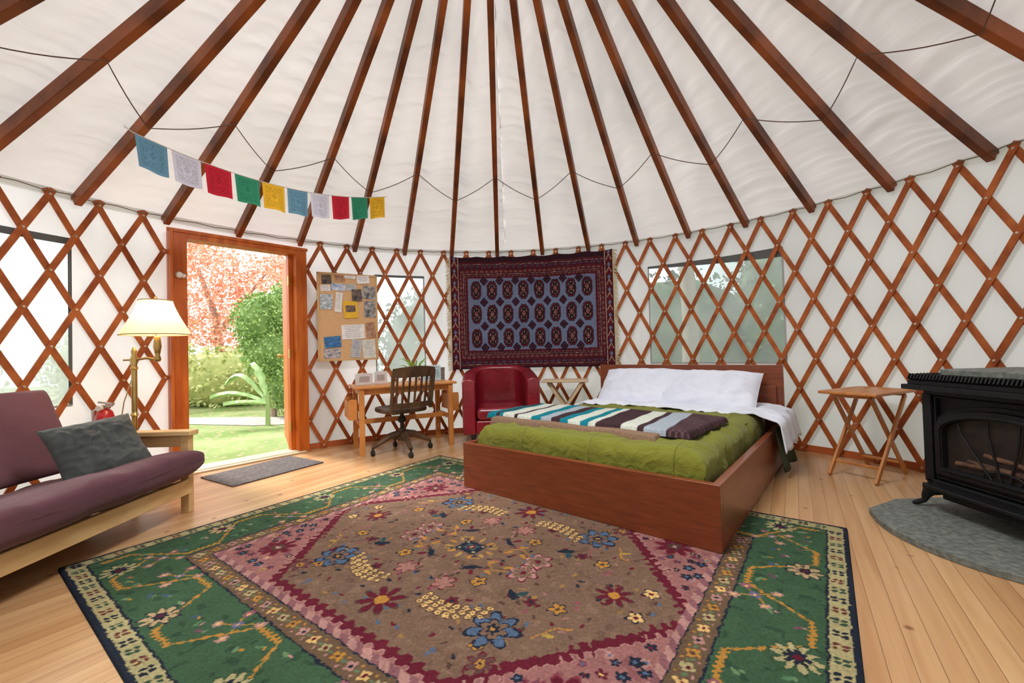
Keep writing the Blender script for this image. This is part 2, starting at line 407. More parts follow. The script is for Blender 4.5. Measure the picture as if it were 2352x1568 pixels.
# ================================================================ OUTSIDE
gm, nt, b = newmat('lawn'); N = nt.nodes.new; Lk = nt.links.new
tc = N('ShaderNodeTexCoord'); n1 = N('ShaderNodeTexNoise'); n1.inputs['Scale'].default_value = .9; n1.inputs['Detail'].default_value = 7; Lk(tc.outputs['Object'], n1.inputs[0])
c1 = N('ShaderNodeValToRGB'); c1.color_ramp.elements[0].position = .35; c1.color_ramp.elements[0].color = (*S(112, 134, 74), 1); c1.color_ramp.elements[1].position = .65; c1.color_ramp.elements[1].color = (*S(158, 166, 116), 1)
Lk(n1.outputs['Fac'], c1.inputs[0])
v1 = N('ShaderNodeTexVoronoi'); v1.inputs['Scale'].default_value = 9; Lk(tc.outputs['Object'], v1.inputs['Vector'])
c2 = N('ShaderNodeValToRGB'); c2.color_ramp.elements[0].position = .22; c2.color_ramp.elements[0].color = (1, 1, 1, 1); c2.color_ramp.elements[1].position = .3; c2.color_ramp.elements[1].color = (0, 0, 0, 1)
Lk(v1.outputs['Distance'], c2.inputs[0])
mx = N('ShaderNodeMix'); mx.data_type = 'RGBA'; mx.inputs['B'].default_value = (*S(196, 150, 128), 1)
Lk(c2.outputs[0], mx.inputs['Factor']); Lk(c1.outputs[0], mx.inputs['A']); Lk(mx.outputs['Result'], b.inputs['Base Color']); b.inputs['Roughness'].default_value = .95; b.inputs['Specular IOR Level'].default_value = .1
g = G(); n = 48; g.add([(30*cos(2*pi*k/n), 30*sin(2*pi*k/n), -.12) for k in range(n)], [tuple(range(n))])
o = g.obj('lawn', gm); tag(o, 'bright green lawn strewn with fallen leaves outside the door', 'lawn', kind='stuff')
def foliage(name, blobs, n, size, mat, parent=None, core=None):
    V = np.zeros((n, 4, 3)); wts = np.array([b[3]*b[4]*b[5] for b in blobs])**.67; wts /= wts.sum()
    ch = rng.choice(len(blobs), n, p=wts)
    for k in range(n):
        bx, by, bz, rx, ry, rz_ = blobs[ch[k]]
        d = rng.normal(size=3); d /= np.linalg.norm(d); rr_ = rng.uniform(.5, 1.05)**.5
        rr_ *= 1+.18*mn.noise(Vector(d)*2.5+Vector((bx, by, bz)))
        p = np.array([bx, by, bz])+d*rr_*np.array([rx, ry, rz_])
        a = rng.normal(size=3); a /= np.linalg.norm(a); bb = np.cross(a, rng.normal(size=3)); bb /= np.linalg.norm(bb)
        s_ = size*rng.uniform(.6, 1.3)
        V[k, 0] = p-a*s_; V[k, 1] = p-bb*s_*.55; V[k, 2] = p+a*s_; V[k, 3] = p+bb*s_*.55
    me = bpy.data.meshes.new(name); me.from_pydata(V.reshape(-1, 3).tolist(), [], [(4*k, 4*k+1, 4*k+2, 4*k+3) for k in range(n)])
    me.materials.append(mat); o = bpy.data.objects.new(name, me); COL.objects.link(o)
    if parent: o.parent = parent
    if core:
        g = G()
        for (bx, by, bz, rx, ry, rz_) in blobs:
            def el(u, v):
                a, c_ = u*2*pi, (v-.5)*pi; d = Vector((cos(a)*cos(c_), sin(a)*cos(c_), sin(c_))); q = .80*(1+.15*mn.noise(d*3))
                return (bx+d.x*rx*q, by+d.y*ry*q, bz+d.z*rz_*q)
            g.grid(el, 17, 10)
        g.obj('inner_foliage', core, o, smooth=True)
    return o
bark = M('bark', S(170, 146, 132), .9, bump=.5)
redleaf = leafmat('maple_leaf', S(226, 142, 116), S(248, 200, 172))
greenleaf = leafmat('shrub_leaf', S(104, 142, 70), S(178, 204, 122))
hedgeleaf = leafmat('hedge_leaf', S(150, 162, 90), S(214, 214, 146))
dkleaf = leafmat('dark_leaf', S(52, 68, 48), S(116, 136, 96))
ckg = M('core_green', S(98, 130, 68), .9, S(136, 160, 92), 9); ckh = M('core_hedge', S(150, 160, 92), .9, S(186, 184, 120), 9); ckd = M('core_dark', S(56, 70, 50), .9, S(112, 130, 92), 3, detail=8)
t = thing('maple_tree', 'red-leaved maple tree on the lawn beyond the door', 'tree', (-8.95, 12.9, -.12))
g = G(); g.tube([(0, 0, 0), (.1, 0, 1.2), (-.1, .1, 2.4), (-.6, .1, 3.8)], [.16, .13, .1, .05], 10); g.tube([(-.05, .05, 1.8), (.8, 0, 2.8), (1.5, 0, 3.6)], [.09, .06, .03]); g.obj('trunk', bark, t, smooth=True)
foliage('canopy', [(-.8, 0, 3.4, 1.6, 1, 1.4), (.7, 0, 4.3, 1.9, 1.2, 1.4), (1.9, .3, 3.1, 1.3, 1, 1.1), (.2, -.3, 2.3, 1.4, .8, .9), (-1.8, 0, 4.6, 1.5, 1, 1.3), (1.1, -.2, 1.8, 1.3, .8, .8), (-2.0, .3, 2.0, 1.2, .8, .8)], 12000, .062, redleaf, t)
t = thing('round_shrub', 'rounded green shrub beside the garden path', 'shrub', (-4.45, 7.9, -.12))
g = G(); g.tube([(0, 0, 0), (.03, 0, .5), (0, .02, 1.2)], [.06, .05, .03]); g.obj('stem', bark, t, smooth=True)
foliage('foliage', [(-.16, 0, 1.75, .52, .5, .58), (.35, .1, 1.95, .5, .5, .6), (.05, 0, 1.2, .62, .5, .5), (.3, 0, .6, .42, .4, .55)], 10000, .034, greenleaf, t, core=ckg)
t = thing('banana_plant', 'banana plant with long arching leaves', 'plant', (-3.98, 6.9, -.12))
g = G(); g.cyl((0, 0, 0), (0, 0, .5), .04, .025); g.obj('stem', M('banana_stem', S(150, 172, 104), .6), t, smooth=True)
bm_ = M('banana_leaf', S(176, 204, 138), .5, S(138, 172, 98), 9)
for k, (a, ln, hgt) in enumerate([(2.9, .85, .50), (3.3, .85, .20), (2.6, .6, .7), (3.7, .6, .05)]):
    g = G()
    def lf(u, v, a=a, ln=ln, hgt=hgt):
        r_ = ln*u; z = .40+hgt*sin(u*2.4)*.9; wv = (v-.5)*.16*sin(pi*min(1, u*.95+.04))*(1+.25*sin(u*40))
        return (cos(a)*r_-sin(a)*wv, sin(a)*r_+cos(a)*wv, z-abs(v-.5)*.12+wv*.3)
    g.grid(lf, 24, 5); g.obj('leaf', bm_, t, smooth=True)
for (nm, x, y, bl, n_, mt, lb, ck) in (
    ('hedge', -7.0, 10.0, [(-2.2, 0, .9, 1.8, .8, 1.1), (.2, 0, .6, 1.6, .7, .8), (2.3, .3, .8, 1.4, .7, 1.1)], 7000, hedgeleaf, 'yellow-green hedge bordering the lawn', ckh),
    ('hedge', 3.4, 8.5, [(0, 0, 1.2, 1.8, .8, 1.5), (1.9, -.6, 1.7, 1.3, .8, 1.9), (3.0, -1.4, 1.9, 1.6, .8, 2.3), (-1.6, .3, 1.0, 1.4, .6, 1.3), (4.4, -2, 1.8, 1.5, 1, 2.3)], 9000, dkleaf, 'dense green shrubs seen through the vinyl window', ckd),
    ('hedge', -7.5, 4.6, [(0, 0, 1.0, 1, 1.6, 1.1), (-.6, -2.2, 1.0, 1, 1.6, 1.2)], 4000, hedgeleaf, 'leafy shrubs outside the window by the sofa', ckh),
    ('hedge', -1.6, 9.5, [(0, 0, 1.1, 1.5, .8, 1.5)], 3000, dkleaf, 'shrub outside the window above the desk', ckd)):
    o = foliage(nm, bl, n_, .06, mt, core=ck); o.location = (x, y, -.12); tag(o, lb, 'hedge', kind='stuff')
g = G(); g.tube([(0, 0, 0), (.03, 0, 1.5), (-.05, 0, 3.4)], [.14, .12, .09], 12)
o = g.obj('tree_trunk', bark, smooth=True); o.location = (2.75, 6.6, -.12); tag(o, 'pale tree trunk outside the vinyl window', 'tree trunk')
g = G(); g.add([(-6.6, 8.1, -.112), (-2.6, 7.6, -.112), (-2.6, 7.0, -.112), (-4.2, 6.9, -.112), (-6.2, 7.4, -.112)], [(0, 1, 2, 3, 4)])
tag(g.obj('garden_path', M('gravel', S(188, 182, 172), .9, S(152, 144, 134), 20)), 'pale gravel path crossing the lawn', 'path')
o = G().box((0, 0, -.09), (.75, .34, .05)).obj('stone_step', M('stone_step', S(120, 114, 108), .9, S(72, 68, 64), 18, bump=.5), bevel=.008)
o.location = tuple((DL+DR)/2+dn*.36); o.rotation_euler = (0, 0, rzd); tag(o, 'grey stone step outside the door', 'step')

# ================================================================ RUG
class Paint:
    def __init__(s, W, H, res, jit=.003):
        s.W, s.H, s.res = W, H, res
        s.nx, s.ny = int(W/res)+1, int(H/res)+1
        x = np.linspace(0, W, s.nx); y = np.linspace(0, H, s.ny)
        s.X, s.Y = np.meshgrid(x, y)
        s.S = s.X+s.nz(2)*jit*.5+s.nz(5)*jit*.7; s.T = s.Y+s.nz(2)*jit*.5+s.nz(5)*jit*.7
        s.img = np.zeros((s.ny, s.nx, 3)); s.var = 1+s.nz(2)*.06+s.nz(14)*.05+s.nz(60)*.05
    def nz(s, c):
        a = rng.normal(size=(s.ny//c+3, s.nx//c+3))
        xi = np.arange(s.nx)/c; yi = np.arange(s.ny)/c
        a = np.stack([np.interp(xi, np.arange(a.shape[1]), r_) for r_ in a])
        return np.stack([np.interp(yi, np.arange(a.shape[0]), c_) for c_ in a.T], 1)
    def win(s, x, y, r):
        i0 = max(0, int((x-r)/s.res)); i1 = min(s.nx, int((x+r)/s.res)+2); j0 = max(0, int((y-r)/s.res)); j1 = min(s.ny, int((y+r)/s.res)+2)
        return slice(j0, j1), slice(i0, i1)
    def fill(s, m, c): s.img[m] = c
    def flower(s, x, y, r, n, c, cc=None, rot=0, out=None, deep=.5):
        sl = s.win(x, y, r*1.25+.01); dx, dy = s.S[sl]-x, s.T[sl]-y; rho = np.hypot(dx, dy); ph = np.arctan2(dy, dx)+rot
        lim = r*(deep+(1-deep)*np.abs(np.cos(n/2*ph)))
        if out is not None: s.img[sl][rho < lim*1.08+.005] = out
        s.img[sl][rho < lim] = c
        if cc is not None: s.img[sl][rho < r*.32] = cc
    def ell(s, x, y, a, b, ang, c):
        sl = s.win(x, y, max(a, b)*1.1); dx, dy = s.S[sl]-x, s.T[sl]-y; u = dx*cos(ang)+dy*sin(ang); v = -dx*sin(ang)+dy*cos(ang)
        s.img[sl][(u/a)**2+(v/b)**2 < 1] = c
    def rect(s, x, y, a, b, c, ang=0):
        sl = s.win(x, y, max(a, b)*1.5); dx, dy = s.S[sl]-x, s.T[sl]-y; u = dx*cos(ang)+dy*sin(ang); v = -dx*sin(ang)+dy*cos(ang)
        s.img[sl][(np.abs(u) < a) & (np.abs(v) < b)] = c
    def dia(s, x, y, a, b, c):
        sl = s.win(x, y, max(a, b)*1.1); dx, dy = s.S[sl]-x, s.T[sl]-y
        s.img[sl][np.abs(dx)/a+np.abs(dy)/b < 1] = c
    def line(s, pts, w, c):
        for (x0, y0), (x1, y1) in zip(pts[:-1], pts[1:]):
            cx, cy = (x0+x1)/2, (y0+y1)/2; L = math.hypot(x1-x0, y1-y0); s.rect(cx, cy, L/2+w/2, w/2, c, atan2(y1-y0, x1-x0))
    def done(s): return np.clip(s.img*s.var[..., None], 0, 1)
NAVY = S(32, 38, 50); GRN = S(58, 84, 60); DGRN = S(48, 70, 52); CRM = S(160, 150, 108); OCH = S(168, 120, 54); GBR = S(98, 78, 60); PNK = S(142, 96, 92)
BRN = S(112, 88, 72); MAR = S(92, 28, 42); BLU = S(76, 94, 118); YEL = S(200, 164, 104); LPK = S(164, 122, 114); DBR = S(78, 58, 50)
RWd, RHt = 3.06, 2.51
P = Paint(RWd, RHt, .004, .004)
d = np.minimum(np.minimum(P.S, RWd-P.S), np.minimum(P.T, RHt-P.T))
sx_, ty_ = np.abs(P.S-1.53), np.abs(P.T-1.255)
P.img[:] = PNK
mo = P.nz(7); mott = .5+mo*.35
P.fill((mott > .85), S(128, 82, 82)); P.fill((mott < .12), S(152, 108, 102))
hexd = np.maximum((sx_-1.05)*.798+ty_*.603, ty_-.70)
tri = np.abs(((P.S+P.T)*16) % 1-.5)*.045+np.abs(((P.S-P.T)*16) % 1-.5)*.045
hj = hexd+tri-.022
P.fill(hj < .034, LPK); P.fill(hj < .028, MAR); P.fill(hj < -.014, BRN)
P.fill((hj < -.014) & (mott > .85), S(102, 79, 65)); P.fill((hj < -.014) & (mott < .12), S(122, 97, 80))
P.fill(d < .515, LPK); P.fill((d < .515) & ((((P.S+P.T)*11) % 1) < .5), S(126, 84, 88)); P.fill(d < .482, NAVY)
P.fill(d < .476, GBR); P.fill(d < .392, NAVY); P.fill(d < .384, GRN); P.fill((d < .384) & (mott > .8), DGRN)
P.fill(d < .092, NAVY); P.fill(d < .083, CRM); P.fill(d < .022, NAVY)
horiz = np.minimum(P.T, RHt-P.T) < np.minimum(P.S, RWd-P.S)
al = np.where(horiz, P.S-1.53, P.T-1.255)
tz = np.clip(np.abs((al/.62+.25) % 1*4-2)-1, -.55, .55)/.55
zz = .238+.115*tz+.008*((al*40) % 1 > .5)
P.fill((np.abs(d-zz) < .0095) & (d < .378) & (d > .105), OCH)
def edge(side, a, dd):
    return {'l': (dd, 1.255+a), 'r': (RWd-dd, 1.255+a), 'b': (1.53+a, dd), 't': (1.53+a, RHt-dd)}[side]
r4 = random.Random(12)
for side, half in (('l', 1.255), ('r', 1.255), ('b', 1.53), ('t', 1.53)):
    k = 0; a = -half+.06
    while a < half-.05:
        if half-abs(a) > .05:
            x, y = edge(side, a, .052); c = [NAVY, S(52, 74, 60), S(96, 52, 46)][k % 3]
            for q in (-.013, .013):
                for q2 in (-.011, .011): P.ell(x+q, y+q2, .0115, .008, .6, c)
        k += 1; a += .078
    k = 0; a = -half+.44
    while a <= half-.43:
        x, y = edge(side, a, .434); P.flower(x, y, .024, 4, [CRM, OCH, LPK, YEL][k % 4], [MAR, DBR, NAVY, MAR][k % 4], rot=.4)
        P.ell(*edge(side, a+.036, .434), .010, .006, .5, S(90, 110, 80))
        P.ell(*edge(side, a+.036, .410), .007, .005, 1.5, LPK); P.ell(*edge(side, a+.036, .458), .007, .005, .5, OCH)
        k += 1; a += .073
    for k in range(-4, 5):
        a = k*.31
        if abs(a) > half-.22: continue
        inner = (k % 2 == 0)
        dd = .165 if inner else .315
        x, y = edge(side, a, dd)
        tp = (k+8) % 4
        if tp == 0:
            P.flower(x, y, .072, 10, CRM, NAVY, out=DGRN, deep=.35); P.flower(x, y, .040, 8, NAVY, MAR)
        elif tp == 2:
            P.flower(x, y, .066, 9, S(168, 142, 106), NAVY, out=NAVY, deep=.4); P.flower(x, y, .030, 6, NAVY, MAR)
        else:
            P.line([(x-.07, y-.04), (x, y), (x+.07, y+.05)], .006, OCH); P.line([(x-.04, y+.05), (x, y), (x+.04, y-.06)], .006, OCH)
            for q, w_, cc in ((-.07, -.04, LPK), (.07, .05, LPK), (-.04, .055, S(140, 84, 98)), (.04, -.065, LPK), (0, 0, S(104, 96, 130))):
                P.flower(x+q, y+w_, .022, 6, cc, YEL)
    for k in range(-26, 27):
        a = k*.056
        if abs(a) > half-.16: continue
        dd = r4.uniform(.120, .365)
        x, y = edge(side, a, dd)
        if abs(dd-(.238+.115*max(-1, min(1, (abs((a/.62+.25) % 1*4-2)-1)/.55)))) < .035: continue
        if any(abs(a-kk*.31) < .08 and abs(dd-(.165 if kk % 2 == 0 else .315)) < .07 for kk in range(-4, 5)): continue
        P.ell(x, y, .018, .008, k*1.3, r4.choice([S(80, 116, 82), S(66, 82, 112), S(96, 124, 88), S(104, 70, 84)])); P.ell(x+.018, y+.008, .010, .006, -k, r4.choice([LPK, OCH, S(96, 124, 88)]))
def q4(fn, x, y):
    for a in ((-1, 1) if x else (1,)):
        for b in ((-1, 1) if y else (1,)): fn(1.53+a*x, 1.255+b*y, a, b)
r2_ = random.Random(9)
for k in range(150):
    x, y = r2_.uniform(.03, .98), r2_.uniform(.02, .65)
    if (x-1.05)*.798+y*.603 > -.06: continue
    c = r2_.choice([MAR, NAVY, DBR, DBR, S(134, 72, 82), S(140, 108, 62), BLU, S(146, 104, 96), S(92, 68, 56)]); an = r2_.uniform(0, 3)
    q4(lambda x_, y_, a, b: P.ell(x_, y_, .015, .007, an*a*b, c), x, y)
for k in range(11):
    x, y = r2_.uniform(.08, .9), r2_.uniform(.05, .6)
    if (x-1.05)*.798+y*.603 > -.10: continue
    c = r2_.choice([OCH, LPK, S(140, 80, 84), MAR])
    q4(lambda x_, y_, a, b: P.flower(x_, y_, .026, 5, c, NAVY, out=DBR), x, y)
q4(lambda x, y, a, b: (P.flower(x, y, .095, 7, BLU, None, out=NAVY, deep=.5, rot=.3*a*b), P.flower(x, y, .055, 6, BRN, None, out=NAVY), P.flower(x, y, .030, 6, NAVY, OCH)), .49, .43)
q4(lambda x, y, a, b: (P.flower(x, y, .092, 8, MAR, OCH, deep=.25, out=DBR)), 0, .54)
q4(lambda x, y, a, b: P.flower(x, y, .072, 8, MAR, OCH, deep=.3, out=DBR), .76, 0)
def cluster(x, y, a, b):
    for k in range(24):
        u = (k//3)/7.-.5; v = (k % 3-1)
        px = x+a*(u*.27); py = y+b*(v*.030+.04*(1-4*u*u)-.5*u*.12-.02)
        rr0 = .0165*(1-.4*abs(u))
        P.ell(px, py, rr0+.0035, rr0+.0035, 0, DBR); P.flower(px, py, rr0, 5, YEL, DBR, deep=.7)
q4(cluster, .27, .42)
q4(lambda x, y, a, b: P.flower(x, y, .036, 5, OCH, DBR, out=NAVY), .24, .22)
q4(lambda x, y, a, b: P.flower(x, y, .034, 5, OCH, DBR, out=NAVY), .62, .20)
q4(lambda x, y, a, b: P.flower(x, y, .03, 5, YEL, MAR, out=NAVY), .88, .09)
q4(lambda x, y, a, b: (P.flower(x, y, .068, 6, LPK, None, out=MAR, deep=.4), P.flower(x, y, .048, 6, BRN, MAR)), .36, .06)
q4(lambda x, y, a, b: (P.flower(x, y, .052, 6, S(146, 104, 94), None, out=MAR, deep=.4)), .12, .31)
q4(lambda x, y, a, b: (P.flower(x, y, .046, 6, S(90, 62, 60), None, out=MAR, deep=.4), P.flower(x, y, .02, 5, OCH, NAVY)), .56, .58)
q4(lambda x, y, a, b: (P.ell(x, y, .042, .017, a*b*.7, NAVY), P.ell(x+.03*a, y-.03*b, .03, .013, -a*b*.9, S(42, 66, 70))), .42, .22)
q4(lambda x, y, a, b: (P.ell(x, y, .04, .016, -a*b*.7, NAVY), P.ell(x+.03*a, y+.03*b, .024, .012, a*b*.9, MAR)), .13, .15)
q4(lambda x, y, a, b: [P.line([(x, y), (x+.07*a, y+.06*b), (x+.13*a, y+.03*b)], .006, OCH), P.ell(x+.07*a, y+.08*b, .024, .010, a*b*.5, OCH), P.ell(x+.12*a, y+.0*b, .024, .010, a*b*-.5, OCH), P.ell(x+.03*a, y+.0*b, .024, .010, 1, OCH)], .16, .06)
q4(lambda x, y, a, b: [P.line([(x, y), (x+.05*a, y-.1*b), (x+.1*a, y-.12*b)], .006, OCH), P.ell(x+.05*a, y-.05*b, .024, .009, .4, S(160, 132, 64))], .62, .40)
for k in range(12):
    a = k*pi/6; P.ell(1.53+.12*cos(a), 1.255+.09*sin(a), .024, .009, a, S(164, 130, 70) if k % 2 else OCH)
P.rect(1.53, 1.255, .065, .05, NAVY); P.rect(1.53, 1.255, .036, .027, S(58, 76, 82)); P.flower(1.53, 1.255, .026, 4, MAR, YEL)
for q in (-.048, .048):
    for q2 in (-.034, .034): P.ell(1.53+q, 1.255+q2, .008, .008, 0, CRM)
for k in range(120):
    x, y = r2_.uniform(.42, 1.02), r2_.uniform(.0, .74)
    if max((x-1.05)*.798+y*.603, y-.70) < .05 or x > 1.0 or y > .72: continue
    c = r2_.choice([NAVY, NAVY, MAR, S(158, 128, 82), LPK, S(118, 64, 72), S(60, 66, 84)])
    q4(lambda x_, y_, a, b: P.flower(x_, y_, r2_.choice([.018, .022]), 5, c, r2_.choice([BLU, MAR, YEL]), rot=x*9), x, y)
q4(lambda x, y, a, b: (P.flower(x, y, .085, 8, MAR, None, out=S(118, 54, 62)), P.flower(x, y, .04, 6, DBR, LPK)), .84, .55)
for (x, y) in [(.99, .44), (.95, .38), (1.0, .33), (.96, .30), (.74, .69), (.80, .69), (.99, .63), (.93, .68)]:
    q4(lambda x_, y_, a, b: P.flower(x_, y_, .027, 5, NAVY, BLU, rot=x*9), x, y)
img = P.done()
e1 = np.array([.594, .805]); e1 /= np.linalg.norm(e1); e2 = np.array([e1[1], -e1[0]])
O = np.array([-2.21, 2.06])
XX = O[0]+e2[0]*P.X+e1[0]*P.Y; YY = O[1]+e2[1]*P.X+e1[1]*P.Y
ZZ = np.full_like(XX, .012); ZZ[0, :] = ZZ[-1, :] = .001; ZZ[:, 0] = ZZ[:, -1] = .001
rugm = paintmat('rug_pile', bump=1.0, bscale=110)
o = painted('rug', XX, YY, ZZ, img, rugm)
tag(o, 'large green-bordered floral wool rug with brown medallion on the floor', 'rug')

# ================================================================ HANGING RUG
TW, TH = 2.0, 1.375
P = Paint(TW, TH, .0045, .002)
DK = S(50, 28, 36); RED = S(106, 34, 42); SLT = S(106, 115, 142); CR2 = S(176, 150, 132); BK = S(32, 26, 34)
d = np.minimum(np.minimum(P.S-.0, TW-P.S), np.minimum(P.T, TH-P.T))
P.img[:] = SLT
fx0, fx1, fy0, fy1 = .215, 1.785, .225, 1.105
db = np.maximum(np.maximum(fx0-P.S, P.S-fx1), np.maximum(fy0-P.T, P.T-fy1))
P.fill(db > 0, DK)
al = np.where((P.T < fy0) | (P.T > fy1), P.S, P.T)
for lo, hi, c, per, c2 in ((.0, .010, RED, 0, None), (.018, .045, S(84, 28, 38), .05, S(134, 100, 96)), (.052, .057, CR2, .02, DK), (.065, .105, S(88, 28, 38), .06, S(150, 116, 106)), (.112, .118, RED, 0, None), (.128, .165, S(80, 26, 38), .075, S(84, 92, 120)), (.172, .178, CR2, .025, RED), (.19, .20, RED, 0, None)):
    m = (db > lo) & (db < hi); P.fill(m, c)
    if per:
        u = (al % per)/per-.5; v = (db-lo)/(hi-lo)-.5
        P.fill(m & (np.abs(u)+np.abs(v) < .36), c2); P.fill(m & (np.abs(u)+np.abs(v) < .22), BK)
cw = (fx1-fx0)/8; ch = (fy1-fy0)/3
for i in range(1, 8):
    for j in range(4):
        x = fx0+cw*i; y = min(max(fy0+ch*j, fy0+.03), fy1-.03)
        P.dia(x, y, .054, .060, BK); P.dia(x, y, .034, .040, S(78, 36, 54)); P.dia(x, y, .016, .020, BK)
kx = .86
for i in range(8):
    for j in range(3):
        x = fx0+cw*(i+.5); y = fy0+ch*(j+.5)
        P.rect(x, y, .074*kx, .066, BK); P.rect(x, y, .060*kx, .094, BK); P.rect(x, y, .042*kx, .114, BK)
        P.rect(x, y, .062*kx, .056, RED); P.rect(x, y, .050*kx, .084, RED); P.rect(x, y, .034*kx, .104, RED)
        P.rect(x, y, .055*kx, .048, BK); P.rect(x, y, .043*kx, .074, BK); P.rect(x, y, .027*kx, .093, BK)
        for a in (-1, 1):
            for b in (-1, 1): P.line([(x+a*.040*kx, y+b*.028), (x+a*.028*kx, y+b*.058)], .005, CR2); P.rect(x+a*.028*kx, y+b*.032, .006, .009, RED)
        for a in (-1, 1): P.rect(x, y+a*.070, .010, .0035, CR2)
        P.dia(x, y, .024, .038, CR2); P.dia(x, y, .020, .033, RED); P.rect(x, y, .006, .006, CR2)
for sgn, x0 in ((1, .05), (-1, TW-.05)):
    P.rect(x0, TH/2, .05, TH/2, S(76, 28, 38)); P.rect(x0+sgn*.046, TH/2, .004, TH/2, CR2)
    for j in range(9):
        y = .09+j*.15
        P.line([(x0-.03, y-.03), (x0, y+.03), (x0+.03, y-.03)], .008, CR2); P.line([(x0-.02, y-.05), (x0, y), (x0+.02, y-.05)], .010, RED); P.dia(x0, y+.06, .02, .03, SLT)
img = P.done()
t = thing('hanging_rug', 'dark red and slate-blue patterned rug hung on the lattice', 'rug', pol(8.87, R-.05, .775))
idx = 5.26+P.X/TW*7.22
ripple = .012*np.sin(P.X*7)+.008*np.sin(P.X*17+1)
sagt = -.014*np.abs(np.sin(P.X/TW*pi*6))*(P.Y/TH)**6
rad = R-.045+ripple*(.4+.6*(1-P.Y/TH))
tt = LA+LB*idx
XX = CX+rad*np.sin(tt)-t.location.x; YY = CY+rad*np.cos(tt)-t.location.y; ZZ = .775+P.Y+sagt-t.location.z
painted('carpet', XX, YY, ZZ, img, paintmat('hanging_rug_pile', bump=.3, bscale=160), t)
for side in (0, 1):
    g = G()
    for k in range(110):
        z = .78+k/109*1.36; ii = 5.26 if side == 0 else 12.48; s_ = -1 if side == 0 else 1
        ln = random.uniform(.035, .055)/(LB*R)
        a = Vector(pol(ii, R-.045, z)); b2 = Vector(pol(ii+s_*ln, R-.04, z-random.uniform(.005, .03)))
        g.beam(a-t.location, b2-t.location, .005, .008)
    g.beam(Vector(pol(ii, R-.047, .78))-t.location, Vector(pol(ii, R-.047, 2.14))-t.location, .008, .012)
    g.obj('fringe', M('cream_fringe', S(204, 188, 150), .9), t, label='cream cotton fringe')

# ================================================================ BED
BA = -.691
BO = (-.378, 3.119, .0125)
bed = thing('bed', 'low reddish-brown wooden bed frame with mattress beside the wall', 'bed', BO, BA)
BW, BL = 1.735, 2.165
g = G(); g.box((BW/2, .02, .16), (BW, .04, .32)); g.obj('footboard', wood_bed, bed, bevel=.003)
for x in (.02, BW-.02):
    g = G(); g.box((x, BL/2-.01, .16), (.04, BL-.1, .318)); g.obj('side_rail', wood_bed, bed, bevel=.003)
g = G(); g.box((BW/2, BL-.02, .396), (BW, .04, .792)); g.box((BW/2, BL-.055, .36), (BW-.1, .02, .5)); g.obj('headboard', wood_bed, bed, bevel=.003)
g = G(); g.box((BW/2, BL/2, .12), (BW-.1, BL-.14, .05)); g.obj('slatted_base', wood_pine, bed)
g = G(); g.box((BW/2, 1.085, .275), (1.48, 1.92, .25)); g.obj('mattress', M('mattress_white', S(232, 232, 230), .9), bed, bevel=.07, seg=6)
def nz3(x, y, z=0, s=1): return mn.noise(Vector((x*s, y*s, z)))
def ridge(x, y, z, s): return 1-abs(mn.noise(Vector((x*s, y*s, z))))*2.2
def drape(s, hw, r):
    q = abs(s); sg = 1 if s >= 0 else -1
    if q < hw-r: return s, 0
    q -= hw-r
    if q < r*pi/2: return sg*(hw-r+r*sin(q/r)), r*(1-cos(q/r))
    return sg*(hw+(q-r*pi/2)*.06), r+(q-r*pi/2)
TOP = .425
quilt = thing('quilt', 'olive-green quilt spread over the mattress', 'quilt', BO, BA)
g = G(); NU, NV = 170, 170
def qf(u, v):
    su = (u-.5)*(1.53+.36)
    x, dxp = drape(su, .78, .08)
    tv = (1-v)*(1.62+.17)
    y0 = 1.68-tv
    if y0 > .15: y, dy = y0, 0
    else:
        q = .15-y0; r = .08
        if q < r*pi/2: y, dy = .15-r*sin(q/r), r*(1-cos(q/r))
        else: y, dy = .15-r-(q-r*pi/2)*.05, r+(q-r*pi/2)
    z = TOP+.012-max(dxp, dy)-.3*min(dxp, dy)
    edge_ = max(dxp, dy)
    wr = nz3(x, y, 0, 4)*.014+max(0, ridge(x+.3*y, y, 3, 4)-.55)*.026+max(0, ridge(x, y*.6, 8, 7)-.6)*.014+nz3(x, y, 3, 14)*.005
    z += wr*(1 if edge_ < .04 else .35)
    if edge_ > .02:
        o_ = nz3(x+y, z, 0, 9)*.018+nz3(x+y, 0, 6, 22)*.009
        if dxp > dy: x += o_
        else: y += abs(o_)*.6
    z = max(z, .20+nz3(x, y, 7, 3)*.012)
    return (BW/2+x, y, z)
g.grid(qf, NU, NV)
qm, nt, b = newmat('quilt_green'); N = nt.nodes.new; Lk = nt.links.new
tc = N('ShaderNodeTexCoord'); br = N('ShaderNodeTexBrick'); br.inputs['Scale'].default_value = 1; br.offset = 0
br.inputs['Brick Width'].default_value = .5; br.inputs['Row Height'].default_value = .17; br.inputs['Mortar Size'].default_value = .003; br.inputs['Mortar Smooth'].default_value = 1
br.inputs['Color1'].default_value = (*S(118, 120, 42), 1); br.inputs['Color2'].default_value = (*S(112, 114, 39), 1); br.inputs['Mortar'].default_value = (*S(94, 96, 34), 1)
Lk(tc.outputs['Object'], br.inputs['Vector']); Lk(br.outputs['Color'], b.inputs['Base Color']); b.inputs['Roughness'].default_value = .9; b.inputs['Sheen Weight'].default_value = .1; b.inputs['Specular IOR Level'].default_value = .2
n1 = N('ShaderNodeTexNoise'); n1.inputs['Scale'].default_value = 12; n1.inputs['Detail'].default_value = 3; n1.inputs['Distortion'].default_value = 1.5; Lk(tc.outputs['Object'], n1.inputs[0])
bp = N('ShaderNodeBump'); bp.inputs['Strength'].default_value = .55; bp.inputs['Distance'].default_value = .025; Lk(n1.outputs['Fac'], bp.inputs['Height'])
